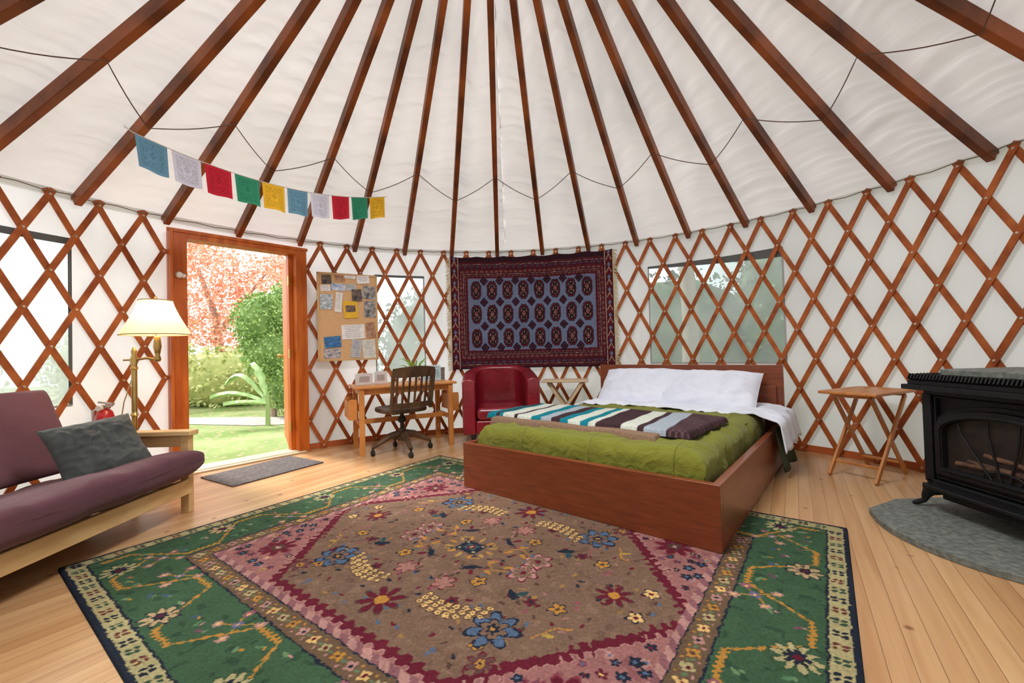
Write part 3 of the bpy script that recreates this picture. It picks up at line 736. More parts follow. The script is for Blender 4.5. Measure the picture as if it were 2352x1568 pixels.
b2 = N('ShaderNodeBump'); b2.invert = True; b2.inputs['Strength'].default_value = .6; b2.inputs['Distance'].default_value = .01; Lk(br.outputs['Fac'], b2.inputs['Height']); Lk(bp.outputs[0], b2.inputs['Normal']); Lk(b2.outputs[0], b.inputs['Normal'])
g.obj('quilt_cover', qm, quilt, smooth=True, solid=.008, fixn=True)
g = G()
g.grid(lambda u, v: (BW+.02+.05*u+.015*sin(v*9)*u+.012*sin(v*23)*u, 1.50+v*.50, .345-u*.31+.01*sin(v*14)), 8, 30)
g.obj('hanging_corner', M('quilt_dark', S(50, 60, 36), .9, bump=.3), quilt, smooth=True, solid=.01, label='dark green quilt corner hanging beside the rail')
sheet = thing('bed_sheet', 'white cotton sheet folded over the quilt by the pillows', 'sheet', BO, BA)
g = G()
def sf(u, v):
    su = -.80+u*(1.60+.30)
    fold = 1.44+.03*sin(u*7)+nz3(u*5, 2)*.03-(.10*max(0, u-.8)*5)
    y = fold+v*(2.04-fold)
    if su < .77: x, dr_ = su, 0; dr_ = max(0, -su-.73)*.5
    else:
        q = su-.77
        x = .77+min(q, .17)+max(0, q-.17)*.25; dr_ = max(0, q-.0)*.25+max(0, q-.15)*.9
    z = TOP+.034-dr_+nz3(x, y, 5, 6)*.018+max(0, ridge(x, y, 9, 5)-.5)*.030+nz3(x, y, 1, 15)*.006
    if su > .92: x += .012*sin(y*22)
    if v < .06: z -= .012*(1-v/.06)
    return (BW/2+x, y, z)
g.grid(sf, 100, 50)
g.obj('sheet_cloth', M('white_cotton', S(224, 228, 238), .85, S(214, 218, 230), 5, bump=.5, bscale=9), sheet, smooth=True, solid=.008)
def pillow_g(w, h, t, seed=0, pinch=.06, wr=.008, n=40):
    g = G()
    for sgn in (1, -1):
        def f(u, v):
            a, b = u*2-1, v*2-1
            hh = max(0, (1-abs(a)**3.2)*(1-abs(b)**3.2))**.55
            x = a*w/2*(1-pinch*(1-b*b)); y = b*h/2*(1-pinch*(1-a*a))
            z = sgn*t/2*hh*(1+.22*mn.noise(Vector((a*2.2+seed, b*2.2, sgn))))+wr*mn.noise(Vector((a*6, b*6, seed)))*hh+wr*1.6*max(0, ridge(a, b, seed, 3)-.4)*hh*sgn
            return (x, y, z)
        g.grid(f, n, n)
    return g
pm = M('pillow_white', S(226, 229, 241), .85, S(214, 218, 232), 4, bump=.5, bscale=6, bdist=.03)
for k, (x, y_, z_, rz_, w_, tl_) in enumerate(((.55, 1.90, .575, .02, .82, 44), (1.19, 1.87, .570, -.03, .82, 40))):
    o = pillow_g(w_, .48, .20, k*4, .02, .016).obj('pillow', pm, None, smooth=True, angle=80)
    loc = Matrix.Translation(BO) @ Matrix.Rotation(BA, 4, 'Z') @ Matrix.Translation((x, y_, z_)) @ Matrix.Rotation(rz_, 4, 'Z') @ Matrix.Rotation(math.radians(tl_), 4, 'X')
    o.matrix_world = loc; tag(o, ('plump white pillow leaning on the headboard', 'white pillow overlapping another on the bed')[k], 'pillow', 'white pillows on the bed')
# folded blanket
bl = thing('folded_blanket', 'folded blanket with teal, cream and brown stripes on the quilt', 'blanket', BO, BA)
TEAL = S(22, 116, 130); BRW = S(62, 44, 48); CRE = S(196, 200, 188); GRY = S(154, 164, 172)
strip_ = [(.05, TEAL), (.03, BRW), (.03, TEAL), (.10, CRE), (.03, BRW), (.12, CRE), (.08, TEAL), (.08, GRY), (.07, BRW), (.06, TEAL), (.09, CRE), (.06, TEAL), (.05, CRE), (.17, BRW), (.10, CRE), (.04, BRW), (.13, GRY), (.17, BRW)]
tot = sum(a for a, b in strip_)
def blank(x0, x1, y0, y1, z0, th, sk):
    nx_, ny_ = 260, 80
    U, V = np.meshgrid(np.linspace(0, 1, nx_), np.linspace(0, 1, ny_))
    def ed(t, e): return np.sqrt(np.clip(1-(1-np.clip(t/e, 0, 1))**2, 0, 1))
    e_ = ed(V, .035)*ed(1-V, .035)*ed(U, .012)*ed(1-U, .012)
    X = x0+(x1-x0)*U+sk*(V-.5); Y = y0+(y1-y0)*V+.02*np.sin(U*3.1)
    Z = z0+th*e_+.003*np.sin(X*13+V*3)*e_+.002*np.sin(Y*22+X*5)*e_
    return X, Y, Z, U, V
X, Y, Z, U, V = blank(.08, 1.36, .215, .92, .428, .050, .02)
im = np.zeros(X.shape+(3,)); im[:] = S(134, 108, 88)
painted('fleece_layer', X, Y, Z, im, paintmat('fleece', bump=.3, bscale=90), bl)['label'] = 'brown fleece underside of the folded blanket'
X, Y, Z, U, V = blank(.0, 1.54, .28, .95, .462, .040, .05)
im = np.zeros(X.shape+(3,)); acc = 0
pos = U*tot+(V-.5)*.09
for a, c in strip_:
    im[(pos >= acc) & (pos < acc+a+.2)] = c; acc += a
im[pos < 0] = TEAL
wv = (np.sin(X*180)*np.sin(Y*180) > .2) & (pos > tot-.17)
im[wv] = S(96, 72, 76)
painted('striped_layer', X, Y, Z, im, paintmat('blanket_cloth', bump=.2, bscale=70), bl)

# ================================================================ SOFA
sofa = thing('futon_sofa', 'pine futon sofa with mauve mattress beside the door', 'sofa', (-2.45, 1.85, 0))
def so(x, y, z): return (x+2.45, y-1.85, z)
mauve = M('mauve_cloth', S(108, 72, 80), .9, S(94, 60, 68), 3, bump=.45, bscale=5, sheen=.1, bdist=.03, spec=.2)
g = G()
def futon(u, v):
    a = u*2*pi; c_, s_ = cos(a), sin(a); e = .35
    px = abs(c_)**e*(1 if c_ > 0 else -1); pz = abs(s_)**.55*(1 if s_ > 0 else -1)
    y = .95+v*1.84; endf = (1-abs(2*v-1)**14)**.35 if 0 < v < 1 else 0
    hx, hz = .46, .100
    x = -2.46+px*hx*(.93+.07*endf)+.008*mn.noise(Vector((y*4, a, 0)))
    z = .258+pz*hz*endf+(x+2.46)*.20+.010*mn.noise(Vector((x*5, y*5, 1)))+.012*max(0, ridge(x*2, y, 3, 4)-.5)
    return so(x, y, z)
g.grid(futon, 61, 80)
g.obj('seat_cushion', mauve, sofa, smooth=True, angle=75)
g = G()
def fback(u, v):
    a = u*2*pi; c_, s_ = cos(a), sin(a)
    px = abs(c_)**.5*(1 if c_ > 0 else -1); pz = abs(s_)**.4*(1 if s_ > 0 else -1)
    y = .95+v*1.80; endf = (1-abs(2*v-1)**14)**.35 if 0 < v < 1 else 0
    xl = px*.085*endf; zl = pz*.275
    ang = .38
    x = -2.93+xl*cos(ang)-zl*sin(ang); z = .565+zl*cos(ang)+xl*sin(ang)*.6
    x += .01*mn.noise(Vector((y*3, z*5, 2)))
    return so(x, y, z)
g.grid(fback, 41, 60)
g.obj('backrest_cushion', mauve, sofa, smooth=True, angle=75)
g = G(); g.box(so(-2.10, 1.86, .185), (.035, 1.8, .095)); g.obj('frame_rail', wood_pine, sofa, bevel=.005)
g = G(); g.box(so(-2.85, 1.86, .06), (.03, 1.8, .08)); g.obj('frame_rail', wood_pine, sofa, bevel=.005)
for k in range(9):
    g = G(); g.beam(so(-2.12, 1.05+k*.2, .20), so(-2.85, 1.05+k*.2, .055), .06, .015); g.obj('support_slat', wood_pine, sofa)
for yy in (2.80, .88):
    g = G(); g.box(so(-2.52, yy, .515), (.84, .085, .032)); g.box(so(-2.5, yy, .46), (.7, .03, .07)); g.box(so(-2.5, yy, .16), (.7, .03, .06))
    g.obj('armrest', wood_pine, sofa, bevel=.006)
    for xx in (-2.15, -2.86):
        g = G(); g.box(so(xx, yy, .25), (.055, .045, .50)); g.obj('leg', wood_pine, sofa, bevel=.004)
g = pillow_g(.41, .40, .14, 9, .07, .012, 50)
o = g.obj('cushion', M('grey_green_cloth', S(70, 74, 72), .8, S(50, 55, 54), 4, bump=.5, bscale=5, sheen=.1, bdist=.03), None, smooth=True, angle=80)
xa = Vector((.42, .88, .10)).normalized(); ya = Vector((-.62, .15, .70)); ya = (ya-xa*ya.dot(xa)).normalized(); za = xa.cross(ya)
mtx = Matrix((xa, ya, za)).transposed().to_4x4(); mtx.translation = Vector((-2.40, 2.47, .495)); o.matrix_world = mtx
tag(o, 'dark grey-green square cushion resting on the sofa', 'cushion')

# ================================================================ FLOOR LAMP
lamp = thing('floor_lamp', 'brass floor lamp with cream bell shade behind the sofa', 'lamp', (-2.685, 3.02, 0))
brass = M('lamp_brass', S(206, 178, 112), .25, S(180, 150, 90), 4, metal=.9)
g = G(); g.lathe([(0, 0), (.14, 0), (.14, .02), (.05, .035), (.02, .06), (.011, .09), (.0, .09)]); g.obj('base', brass, lamp, smooth=True)
g = G(); g.cyl((0, 0, .06), (0, 0, .98), .017); g.lathe([(.017, .60), (.025, .61), (.017, .63)]); g.lathe([(.011, .92), (.024, .94), (.016, .96), (.026, 1.0), (.014, 1.03), (.018, 1.06), (.006, 1.09), (0, 1.10)]); g.obj('pole', brass, lamp, smooth=True)
LX = .14
g = G(); g.tube([(0, 0, 1.0), (.08, .01, 1.01), (LX-.01, .02, 1.0), (LX+.01, .02, 1.03), (LX+.01, .02, 1.12)], .009); g.tube([(-.06, -.02, 1.0), (0, 0, 1.0)], .006); g.lathe([(0, .98), (.016, .985), (.022, 1.0), (.014, 1.03), (.018, 1.05), (.024, 1.09), (.018, 1.16), (0, 1.17)], (LX+.01, .02, 0), 16); g.obj('swing_arm', brass, lamp, smooth=True)
sm = bpy.data.materials.new('shade_silk'); sm.use_nodes = True; nt = sm.node_tree; nt.nodes.clear(); N = nt.nodes.new; Lk = nt.links.new
out = N('ShaderNodeOutputMaterial'); df2 = N('ShaderNodeBsdfDiffuse'); tl2 = N('ShaderNodeBsdfTranslucent'); ad2 = N('ShaderNodeAddShader'); nzs = N('ShaderNodeTexNoise'); nzs.inputs['Scale'].default_value = 3
crs = N('ShaderNodeValToRGB'); crs.color_ramp.elements[0].color = (*S(214, 194, 160), 1); crs.color_ramp.elements[1].color = (*S(228, 212, 184), 1); Lk(nzs.outputs['Fac'], crs.inputs[0]); Lk(crs.outputs[0], df2.inputs['Color'])
tl2.inputs['Color'].default_value = (.28, .25, .19, 1); Lk(df2.outputs[0], ad2.inputs[0]); Lk(tl2.outputs[0], ad2.inputs[1]); Lk(ad2.outputs[0], out.inputs[0])
prof = [(.205, 1.175), (.190, 1.21), (.163, 1.26), (.138, 1.31), (.113, 1.37), (.098, 1.42)]
def shf(u, v):
    k = v*(len(prof)-1); i = min(int(k), len(prof)-2); f = k-i; r = prof[i][0]*(1-f)+prof[i+1][0]*f; z = prof[i][1]*(1-f)+prof[i+1][1]*f
    a = u*2*pi; rr_ = r*(1-.05*abs(cos(a*3))); return (LX+rr_*cos(a), .02+rr_*sin(a), z)
g = G(); g.grid(shf, 97, 16); g.obj('lamp_shade', sm, lamp, smooth=True)
for q in (0, 5):
    g = G(); g.tube([(LX+prof[q][0]*(1-.05*abs(cos(a*3)))*cos(a), .02+prof[q][0]*(1-.05*abs(cos(a*3)))*sin(a), prof[q][1]) for a in np.linspace(0, 2*pi, 61)], .004, 6)
    g.obj('shade_piping', M('piping', S(176, 152, 112), .6), lamp)
g = G(); g.lathe([(0, 1.40), (.012, 1.41), (.006, 1.43), (.01, 1.445), (0, 1.455)], (LX, .02, 0), 12); g.tube([(LX-.095, .02, 1.41), (LX+.095, .02, 1.41)], .003); g.cyl((LX, .02, 1.16), (LX, .02, 1.41), .004); g.obj('finial', brass, lamp, smooth=True)
li = bpy.data.lights.new('lamp_bulb_light', 'POINT'); li.energy = 7; li.color = (1, .76, .48); li.shadow_soft_size = .05
lo_ = bpy.data.objects.new('lamp_bulb_light', li); lo_.location = (LX, .02, 1.29); lo_.parent = lamp; COL.objects.link(lo_)
g = G(); g.tube([(.0, .02, 1.0), (-.03, .03, .9), (-.12, .05, .7), (-.2, .1, .5), (-.25, .12, .35)], .004); g.obj('power_cord', M('cream_cord', S(220, 200, 160), .6), lamp)

# fire extinguisher
t = thing('fire_extinguisher', 'red fire extinguisher hung on the lattice behind the sofa', 'fire extinguisher', pol(-6.42, R-.10, .25))
g = G(); g.lathe([(0, 0), (.05, 0), (.058, .02), (.058, .32), (.045, .37), (.02, .395), (0, .395)]); g.obj('tank', M('red_paint', S(200, 16, 20), .3, coat=.5), t, smooth=True)
g = G(); g.cyl((0, 0, .39), (0, 0, .42), .018); g.box((.02, -.01, .435), (.11, .02, .012), ry=.15); g.box((.02, -.01, .41), (.09, .02, .01), ry=-.1); g.obj('valve_handle', M('ext_metal', S(200, 200, 200), .3, metal=.7), t)
g = G(); g.cyl((0, -.03, .40), (0, -.055, .40), .02); g.tube([(-.02, -.02, .40), (-.07, -.02, .38), (-.075, -.01, .2), (-.06, 0, .1)], .01); g.obj('hose', white, t, smooth=True)

# ================================================================ DOORMAT
g = G(); g.box((0, 0, .006), (.78, .52, .010))
for k in range(26): g.box((-.36+k*.0288, 0, .012), (.010, .46, .004))
o = g.obj('doormat', M('mat_grey', S(118, 110, 108), .95, S(88, 82, 82), 40, bump=.6), None, bevel=.003); o.location = (-2.20, 3.76, 0); o.rotation_euler = (0, 0, atan2(.66, .40)); tag(o, 'grey ribbed doormat inside the doorway', 'doormat')

# ================================================================ CORKBOARD
i0, i1 = -.2, 2.12; pA = Vector(pol(i0, R-.055, 0)); pB = Vector(pol(i1, R-.055, 0)); bd = (pB-pA).normalized(); cbw = (pB-pA).length
crz = atan2(bd.y, bd.x); cbz, cbh = .93, .955
cork = thing('corkboard', 'wood-framed corkboard hung on the lattice above the desk', 'corkboard', (pA.x, pA.y, cbz), crz)
g = G(); g.box((cbw/2, 0, cbh/2), (cbw-.02, .012, cbh-.02)); g.obj('cork_panel', M('cork', S(226, 184, 138), .95, S(212, 168, 120), 90, bump=.2), cork)
g = G()
for z in (.01, cbh-.01): g.box((cbw/2, -.003, z), (cbw, .022, .022))
for x in (.01, cbw-.01): g.box((x, -.003, cbh/2), (.022, .022, cbh))
g.obj('board_frame', M('cork_frame', S(212, 172, 120), .5), cork, bevel=.003)
papers = [(735, 635, 757, 655, 'dark'), (765, 632, 788, 648, 'tan'), (787, 630, 812, 640, 'white'), (815, 632, 845, 650, 'white'), (733, 657, 754, 671, 'white'), (756, 653, 788, 669, 'blue'), (790, 653, 813, 668, 'grey'),
          (803, 664, 826, 692, 'dark'), (828, 655, 863, 686, 'bw'), (731, 678, 759, 712, 'land'), (765, 673, 780, 718, 'white'), (783, 692, 816, 731, 'yellow'), (831, 690, 860, 729, 'bw'),
          (778, 746, 832, 779, 'white'), (836, 740, 857, 777, 'tan'), (739, 773, 776, 798, 'sea'), (737, 801, 775, 822, 'sea2'), (799, 780, 823, 822, 'grey'), (826, 781, 857, 824, 'white2')]
pc = {'dark': ((40, 38, 40), (130, 110, 96)), 'tan': ((200, 160, 120), (150, 90, 70)), 'white': ((244, 242, 238), (228, 228, 228)), 'blue': ((225, 230, 240), (110, 140, 190)), 'grey': ((200, 202, 206), (170, 174, 180)),
      'bw': ((60, 60, 64), (190, 186, 184)), 'land': ((230, 235, 240), (90, 120, 130)), 'yellow': ((240, 190, 40), (226, 176, 30)), 'sea': ((70, 140, 200), (30, 70, 120)), 'sea2': ((90, 100, 130), (220, 210, 200)), 'white2': ((236, 236, 232), (206, 206, 190))}
plab = {'dark': 'dark photo print', 'tan': 'tan printed card', 'white': 'white note paper', 'blue': 'pale blue card', 'grey': 'grey printed sheet', 'bw': 'black-and-white photo', 'land': 'landscape photo', 'yellow': 'yellow flyer', 'sea': 'blue seascape photo', 'sea2': 'shoreline photo', 'white2': 'white calendar sheet'}
rp = random.Random(4)
for k, (u0, v0, u1, v1, kd) in enumerate(papers):
    x0 = (u0-725)/139*cbw; x1 = (u1-725)/139*cbw; z1 = cbh-(v0-629)/199*cbh; z0 = cbh-(v1-629)/199*cbh
    g = G(); g.box((0, 0, 0), (x1-x0, .0016, z1-z0))
    mt = M('paper_'+kd, S(*pc[kd][0]), .6, S(*pc[kd][1]), 22, (1, 1, 3 if kd in ('sea', 'land', 'sea2') else 1), detail=2)
    o = g.obj('pinned_paper', mt); yy = -.0085-.002*(k % 4)
    o.matrix_world = Matrix.Translation((pA.x, pA.y, cbz)) @ Matrix.Rotation(crz, 4, 'Z') @ Matrix.Translation(((x0+x1)/2, yy, (z0+z1)/2)) @ Matrix.Rotation(rp.uniform(-.12, .12), 4, 'Y')
    tag(o, plab[kd]+' pinned to the corkboard', 'paper', 'papers pinned to the corkboard')
    if kd in ('white', 'grey', 'tan', 'white2'):
        g = G(); nl = max(2, int((z1-z0)/.022))
        for q in range(nl):
            zz_ = (z1-z0)/2-.015-q*.02
            if zz_ > -(z1-z0)/2+.008: g.box((rp.uniform(-.006, 0), -.0012, zz_), ((x1-x0)*rp.uniform(.55, .8), .0006, .003))
        g.obj('text_line', M('ink', S(110, 112, 120), .8), o)
    if kd == 'yellow':
        g = G(); g.box((0, -.0013, .01), ((x1-x0)*.7, .0008, (z1-z0)*.4)); g.obj('flyer_picture', M('flyer_black', S(50, 44, 40), .6, S(150, 120, 100), 40), o)

# ================================================================ DESK
DKA = math.radians(27.7); DC = (-1.19, 4.585, 0)
desk = thing('desk', 'light orange wooden desk with side bins under the corkboard', 'desk', DC, DKA)
DH = .675
g = G(); g.box((0, 0, DH-.012), (1.04, .53, .024)); g.obj('desk_top', wood_desk, desk, bevel=.005)
for x in (-.455, .455):
    for y in (-.225, .225):
        g = G(); g.box((x, y, (DH-.024)/2), (.05, .045, DH-.024)); g.obj('leg', wood_desk, desk, bevel=.004)
g = G(); g.box((0, -.205, DH-.055), (.87, .018, .06)); g.obj('apron', wood_desk, desk, bevel=.003)
g = G(); g.box((0, .225, DH-.055), (.87, .018, .06)); g.obj('apron', wood_desk, desk, bevel=.003)
g = G(); g.box((0, .0, .30), (.9, .02, .05)); g.obj('stretcher', wood_desk, desk, bevel=.003)
for x in (-.455, .455):
    g = G(); g.box((x, 0, DH-.055), (.02, .42, .06)); g.obj('apron', wood_desk, desk, bevel=.003)
    g = G(); g.box((x, 0, .30), (.02, .42, .05)); g.obj('stretcher', wood_desk, desk, bevel=.003)
for x in (-.53, .53):
    g = G()
    g.box((x-.035, 0, .44), (.01, .36, .17)); g.box((x+.035, 0, .44), (.01, .36, .17)); g.box((x, 0, .36), (.07, .36, .012)); g.box((x, .18, .45), (.07, .012, .2)); g.box((x, -.18, .45), (.07, .012, .2))
    g.obj('side_bin', wood_desk, desk, bevel=.002)
def dpos(x, y, z): return Matrix.Translation(DC) @ Matrix.Rotation(DKA, 4, 'Z') @ Vector((x, y, z))
def put(o, x, y, z, rz=0, rx=0):
    o.matrix_world = Matrix.Translation(dpos(x, y, z)) @ Matrix.Rotation(DKA+rz, 4, 'Z') @ Matrix.Rotation(rx, 4, 'X'); return o
for k, (x, y, w_, h_, rz_) in enumerate(((-.40, -.02, .17, .12, .15), (-.22, .03, .13, .13, -.2))):
    g = G(); g.box((0, -.02, h_/2), (w_, .003, h_), rx=.25); g.box((0, .012, h_/2), (w_, .003, h_), rx=-.25)
    o = put(g.obj('greeting_card', M('card_white', S(232, 234, 238), .5)), x, y, DH+.003, rz_); tag(o, 'white greeting card standing open on the desk', 'card', 'greeting cards on the desk')
    g = G(); g.box((0, -.0225, h_/2), (w_*.6, .001, h_*.5), rx=.25); g.obj('card_picture', M('card_print', S(160, 180, 190), .6, S(190, 170, 160), 30), o)
g = G(); g.box((0, .0, .085), (.20, .008, .17), rx=-.2); g.box((0, .06, .045), (.05, .004, .1), rx=.55)
o = put(g.obj('picture_frame', M('frame_pale', S(196, 214, 220), .3)), .34, .05, DH+.003, -.25); tag(o, 'pale picture frame standing on the desk', 'picture frame')
g = G(); g.box((0, -.006, .085), (.17, .002, .14), rx=-.2); g.obj('print', M('frame_print', S(170, 196, 200), .3, S(120, 150, 160), 20), o)
g = G(); g.box((0, 0, .07), (.12, .008, .14), rx=-.15)
o = put(g.obj('picture_frame', M('frame_dark', S(90, 80, 80), .4, S(150, 130, 120), 20)), .46, .14, DH+.003, -.5); tag(o, 'small dark picture frame at the desk corner', 'picture frame')
pt = thing('potted_plant', 'small spiky green plant in a white pot on the desk', 'plant', tuple(dpos(.17, .12, DH+.001)))
g = G(); g.lathe([(0, 0), (.035, 0), (.045, .07), (.04, .075), (.036, .06), (0, .06)]); g.obj('pot', white, pt, smooth=True)
g = G()
for k in range(16):
    a = k*2.4; ln = .12+.05*random.random(); up_ = random.uniform(.7, 1.6)
    pts_ = [(cos(a)*ln*t_, sin(a)*ln*t_, .06+up_*ln*sin(t_*1.9)*.9) for t_ in (0, .25, .5, .75, 1)]
    g.tube(pts_, [.006, .008, .007, .005, .001], 5)
g.obj('leaves', M('spiky_leaf', S(150, 190, 80), .5, S(100, 150, 50), 9), pt, smooth=True)

# ================================================================ OFFICE CHAIR
ch = thing('office_chair', 'antique wooden swivel chair with slatted back at the desk', 'chair', (-1.13, 4.30, 0), math.radians(40))
g = G()
for k in range(4):
    a = math.radians(-100+90*k); c_, s_ = cos(a), sin(a)
    g.tube([(c_*.03, s_*.03, .19), (c_*.12, s_*.12, .175), (c_*.22, s_*.22, .12), (c_*.29, s_*.29, .085)], [.036, .032, .026, .02], 8)
g.cyl((0, 0, .12), (0, 0, .24), .045, .038); g.obj('base', wood_dark, ch, smooth=True)
for k in range(4):
    a = math.radians(-100+90*k); x, y = cos(a)*.29, sin(a)*.29
    g = G(); g.cyl((x-.014, y, .027), (x+.014, y, .027), .027, n=14); g.cyl((x, y, .03), (x, y, .085), .009); g.obj('castor', black, ch, smooth=True)
g = G(); g.cyl((0, 0, .23), (0, 0, .40), .02); g.box((0, 0, .40), (.24, .12, .02)); g.lathe([(.03, .30), (.045, .32), (.03, .36)]); g.obj('column', M('iron', S(60, 56, 54), .4, metal=.7), ch, smooth=True)
g = G()
def seat(u, v, top=True):
    a = u*2*pi; r = v; e = .6
    cx_ = abs(cos(a))**e*(1 if cos(a) > 0 else -1); sy_ = abs(sin(a))**e*(1 if sin(a) > 0 else -1)
    x, y = cx_*.225*r, sy_*.22*r
    z = .455-.022*(1-r*r) if top else .415
    return (x, y+.02, z)
g.grid(lambda u, v: seat(u, v), 41, 8); g.grid(lambda u, v: seat(u, v, False), 41, 3); g.grid(lambda u, v: (seat(u, 1)[0]*(1+.03*sin(pi*v)), (seat(u, 1)[1]-.02)*(1+.03*sin(pi*v))+.02, .415+.04*v), 41, 4)
g.obj('seat', wood_dark, ch, smooth=True)
g = G()
def bk(t_, h_):
    ang = (t_-.5)*1.5; y0 = -.20-.04*cos(ang)-h_*.22; return Vector((sin(ang)*.30*(1+.12*h_), y0-.02+.14*(1-cos(ang))*1.0, .45+h_))
for t_ in (0, 1):
    g.tube([bk(t_, h_) for h_ in (0, .1, .2, .3, .38)], [.02, .019, .018, .018, .016], 8)
def rail(h0, h1, tk):
    def f(u, v):
        c4 = [(0, -1), (0, 1), (1, 1), (1, -1), (0, -1)]; i = min(int(round(v*4)), 4); hh, sd = c4[i]; p = bk(u, h0+(h1-h0)*hh+(.02*sin(pi*u) if hh and h0 > .2 else 0)); return (p.x, p.y+sd*tk/2, p.z)
    g.grid(f, 16, 5)
rail(.315, .40, .03); rail(.02, .07, .028)
g.obj('backrest_frame', wood_dark, ch, smooth=True)
for k in range(7):
    t_ = .1+k*.8/6; g = G(); g.tube([bk(t_, h_) for h_ in (.05, .13, .22, .33)], .011, 6); g.obj('backrest_slat', wood_dark, ch, smooth=True)

# ================================================================ TUB CHAIR
leather = M('red_leather', S(142, 30, 44), .26, S(118, 22, 34), 5, bump=.3, bscale=8, coat=.3)
tub = thing('tub_armchair', 'red leather tub armchair between desk and bed', 'armchair', (-.15, 4.78, 0), math.radians(4))
def spw(v, e): return abs(v)**e*(1 if v > 0 else -1)
pathp = []
for t_ in np.linspace(0, 1, 8)[:-1]: pathp.append((.338, -.36+.34*t_, t_*.35))
for t_ in np.linspace(0, 1, 33):
    a = t_*pi; pathp.append((.338*spw(cos(a), .55), -.02+.35*abs(sin(a))**.62, .35+.65*sin(a)**1.0))
for t_ in np.linspace(0, 1, 8)[1:]: pathp.append((-.338, -.02-.34*t_, .35*(1-t_)))
V = []; F = []; n_ = 14
for k, (x, y, hh) in enumerate(pathp):
    p0 = pathp[max(k-1, 0)]; p1 = pathp[min(k+1, len(pathp)-1)]; d_ = Vector((p1[0]-p0[0], p1[1]-p0[1])).normalized(); nx_, ny_ = d_.y, -d_.x
    H = .70+.12*hh; half = .070
    endsc = 1.0 if 0 < k < len(pathp)-1 else .9
    prof_ = [(-half, .13), (-half, .3), (-half, H-.05)]+[(-half*cos(q)*1.08, H-.04+.04*sin(q)) for q in np.linspace(.25, pi-.25, 7)]+[(half, H-.05), (half, .45), (half, .3), (half, .13)]
    for (o_, z) in prof_: V.append((x+nx_*o_*endsc, y+ny_*o_*endsc, z))
for k in range(len(pathp)-1):
    for j in range(n_): F.append((k*n_+j, (k+1)*n_+j, (k+1)*n_+(j+1) % n_, k*n_+(j+1) % n_))
F += [tuple(range(n_)), tuple((len(pathp)-1)*n_+j for j in range(n_))[::-1]]
g = G(); g.add(V, F); g.obj('shell', leather, tub, smooth=True, bevel=.012, seg=3)
g = G(); g.box((0, -.09, .20), (.54, .52, .14)); g.obj('seat_base', leather, tub, bevel=.02, seg=3)
g = G(); g.box((0, -.11, .335), (.525, .50, .13)); g.obj('seat_cushion', leather, tub, bevel=.045, seg=6)
for x in (-.3, .3):
    for y in (-.33, .22):
        g = G(); g.cyl((x, y, 0), (x, y, .14), .018, .028, 12); g.obj('leg', black, tub, smooth=True)

# ================================================================ FOLDING TRAY TABLES
def tray(name, label, loc, rz, L_, D_, H_, mt, sp=1.0):
    t = thing(name, label, 'side table', loc, rz)
    g = G(); g.box((0, 0, H_-.011), (L_, D_, .022)); g.obj('table_top', mt, t, bevel=.008, seg=3)
    hx = L_*.43*sp; lx = L_*.36
    for k, (sg, yo) in enumerate(((1, 0), (-1, .028))):
        ys = D_/2-.04-yo
        for s2 in (-1, 1):
            g = G(); g.beam((-sg*hx, s2*ys, .005), (sg*lx, s2*ys, H_-.035), .018, .034, up=(0, 0, 1)); g.obj('leg', mt, t, bevel=.004)
        g = G(); g.beam((-sg*(hx-.085*1), -ys, .10), (-sg*(hx-.085), ys, .10), .03, .016); g.obj('crossbar', mt, t, bevel=.003)
        g = G(); g.beam((sg*lx, -ys, H_-.035), (sg*lx, ys, H_-.035), .028, .022); g.obj('crossbar', mt, t, bevel=.003)
    return t
tray('folding_tray_table', 'folding wooden tray table standing beside the stove', (2.62, 3.165, 0), math.radians(25.5), .56, .37, .63, wood_tray)
tray('folding_tray_table', 'pale folding tray table between armchair and bed', (.60, 4.89, 0), math.radians(-10), .52, .34, .64, M('pale_wood', S(222, 196, 158), .5))

# ================================================================ STOVE
slab = M('soapstone', S(128, 131, 124), .65, S(86, 92, 88), 40, bump=.03, detail=10, spec=.3)
g = G()
arc = [(2.03, 2.47)]+[(2.53-.62*cos(a), 2.09-.62*sin(a)) for a in np.linspace(-.46, .85, 24)]+[(2.35, 1.30), (3.05, 1.30), (3.25, 1.9), (3.05, 2.62), (2.30, 2.60)]
g.prism(arc, lambda p: (p[0], p[1], .001), lambda p: (p[0], p[1], .032))
o = g.obj('hearth_pad', slab, bevel=.003); tag(o, 'grey-green stone hearth slab under the stove', 'hearth')
stove = thing('stove', 'black cast-iron heating stove on a stone hearth', 'stove', (2.61, 2.08, .0325), -pi/2)
iron = M('cast_iron', S(27, 26, 29), .5, S(17, 17, 19), 40, bump=.12, spec=.3)
g = G(); g.box((0, .02, .40), (.74, .46, .52)); g.box((0, 0, .125), (.78, .54, .03)); g.box((0, .0, .155), (.76, .50, .03)); g.box((0, .02, .66), (.78, .52, .03))
for sx2 in (-1, 1): g.box((sx2*.365, -.225, .40), (.05, .05, .50)); g.box((sx2*.375, .0, .40), (.012, .30, .36))
g.obj('firebox', iron, stove, bevel=.008, seg=2)
g = G(); g.box((0, -.02, .69), (.86, .62, .028)); g.box((0, -.01, .716), (.83, .59, .024)); g.box((0, .0, .74), (.78, .54, .03))
for k in range(44): g.box((-.395+k*.01837, -.292, .742), (.008, .055, .035), rx=-.45)
for k in range(28): g.box((-.40, -.27+k*.0194, .742), (.055, .008, .035), ry=-.45)
g.obj('top_plate', iron, stove, bevel=.003)
g = G(); g.box((.03, .0, .775), (.68, .44, .036)); g.obj('stone_top', slab, stove, bevel=.008, seg=3, label='grey soapstone slab on top')
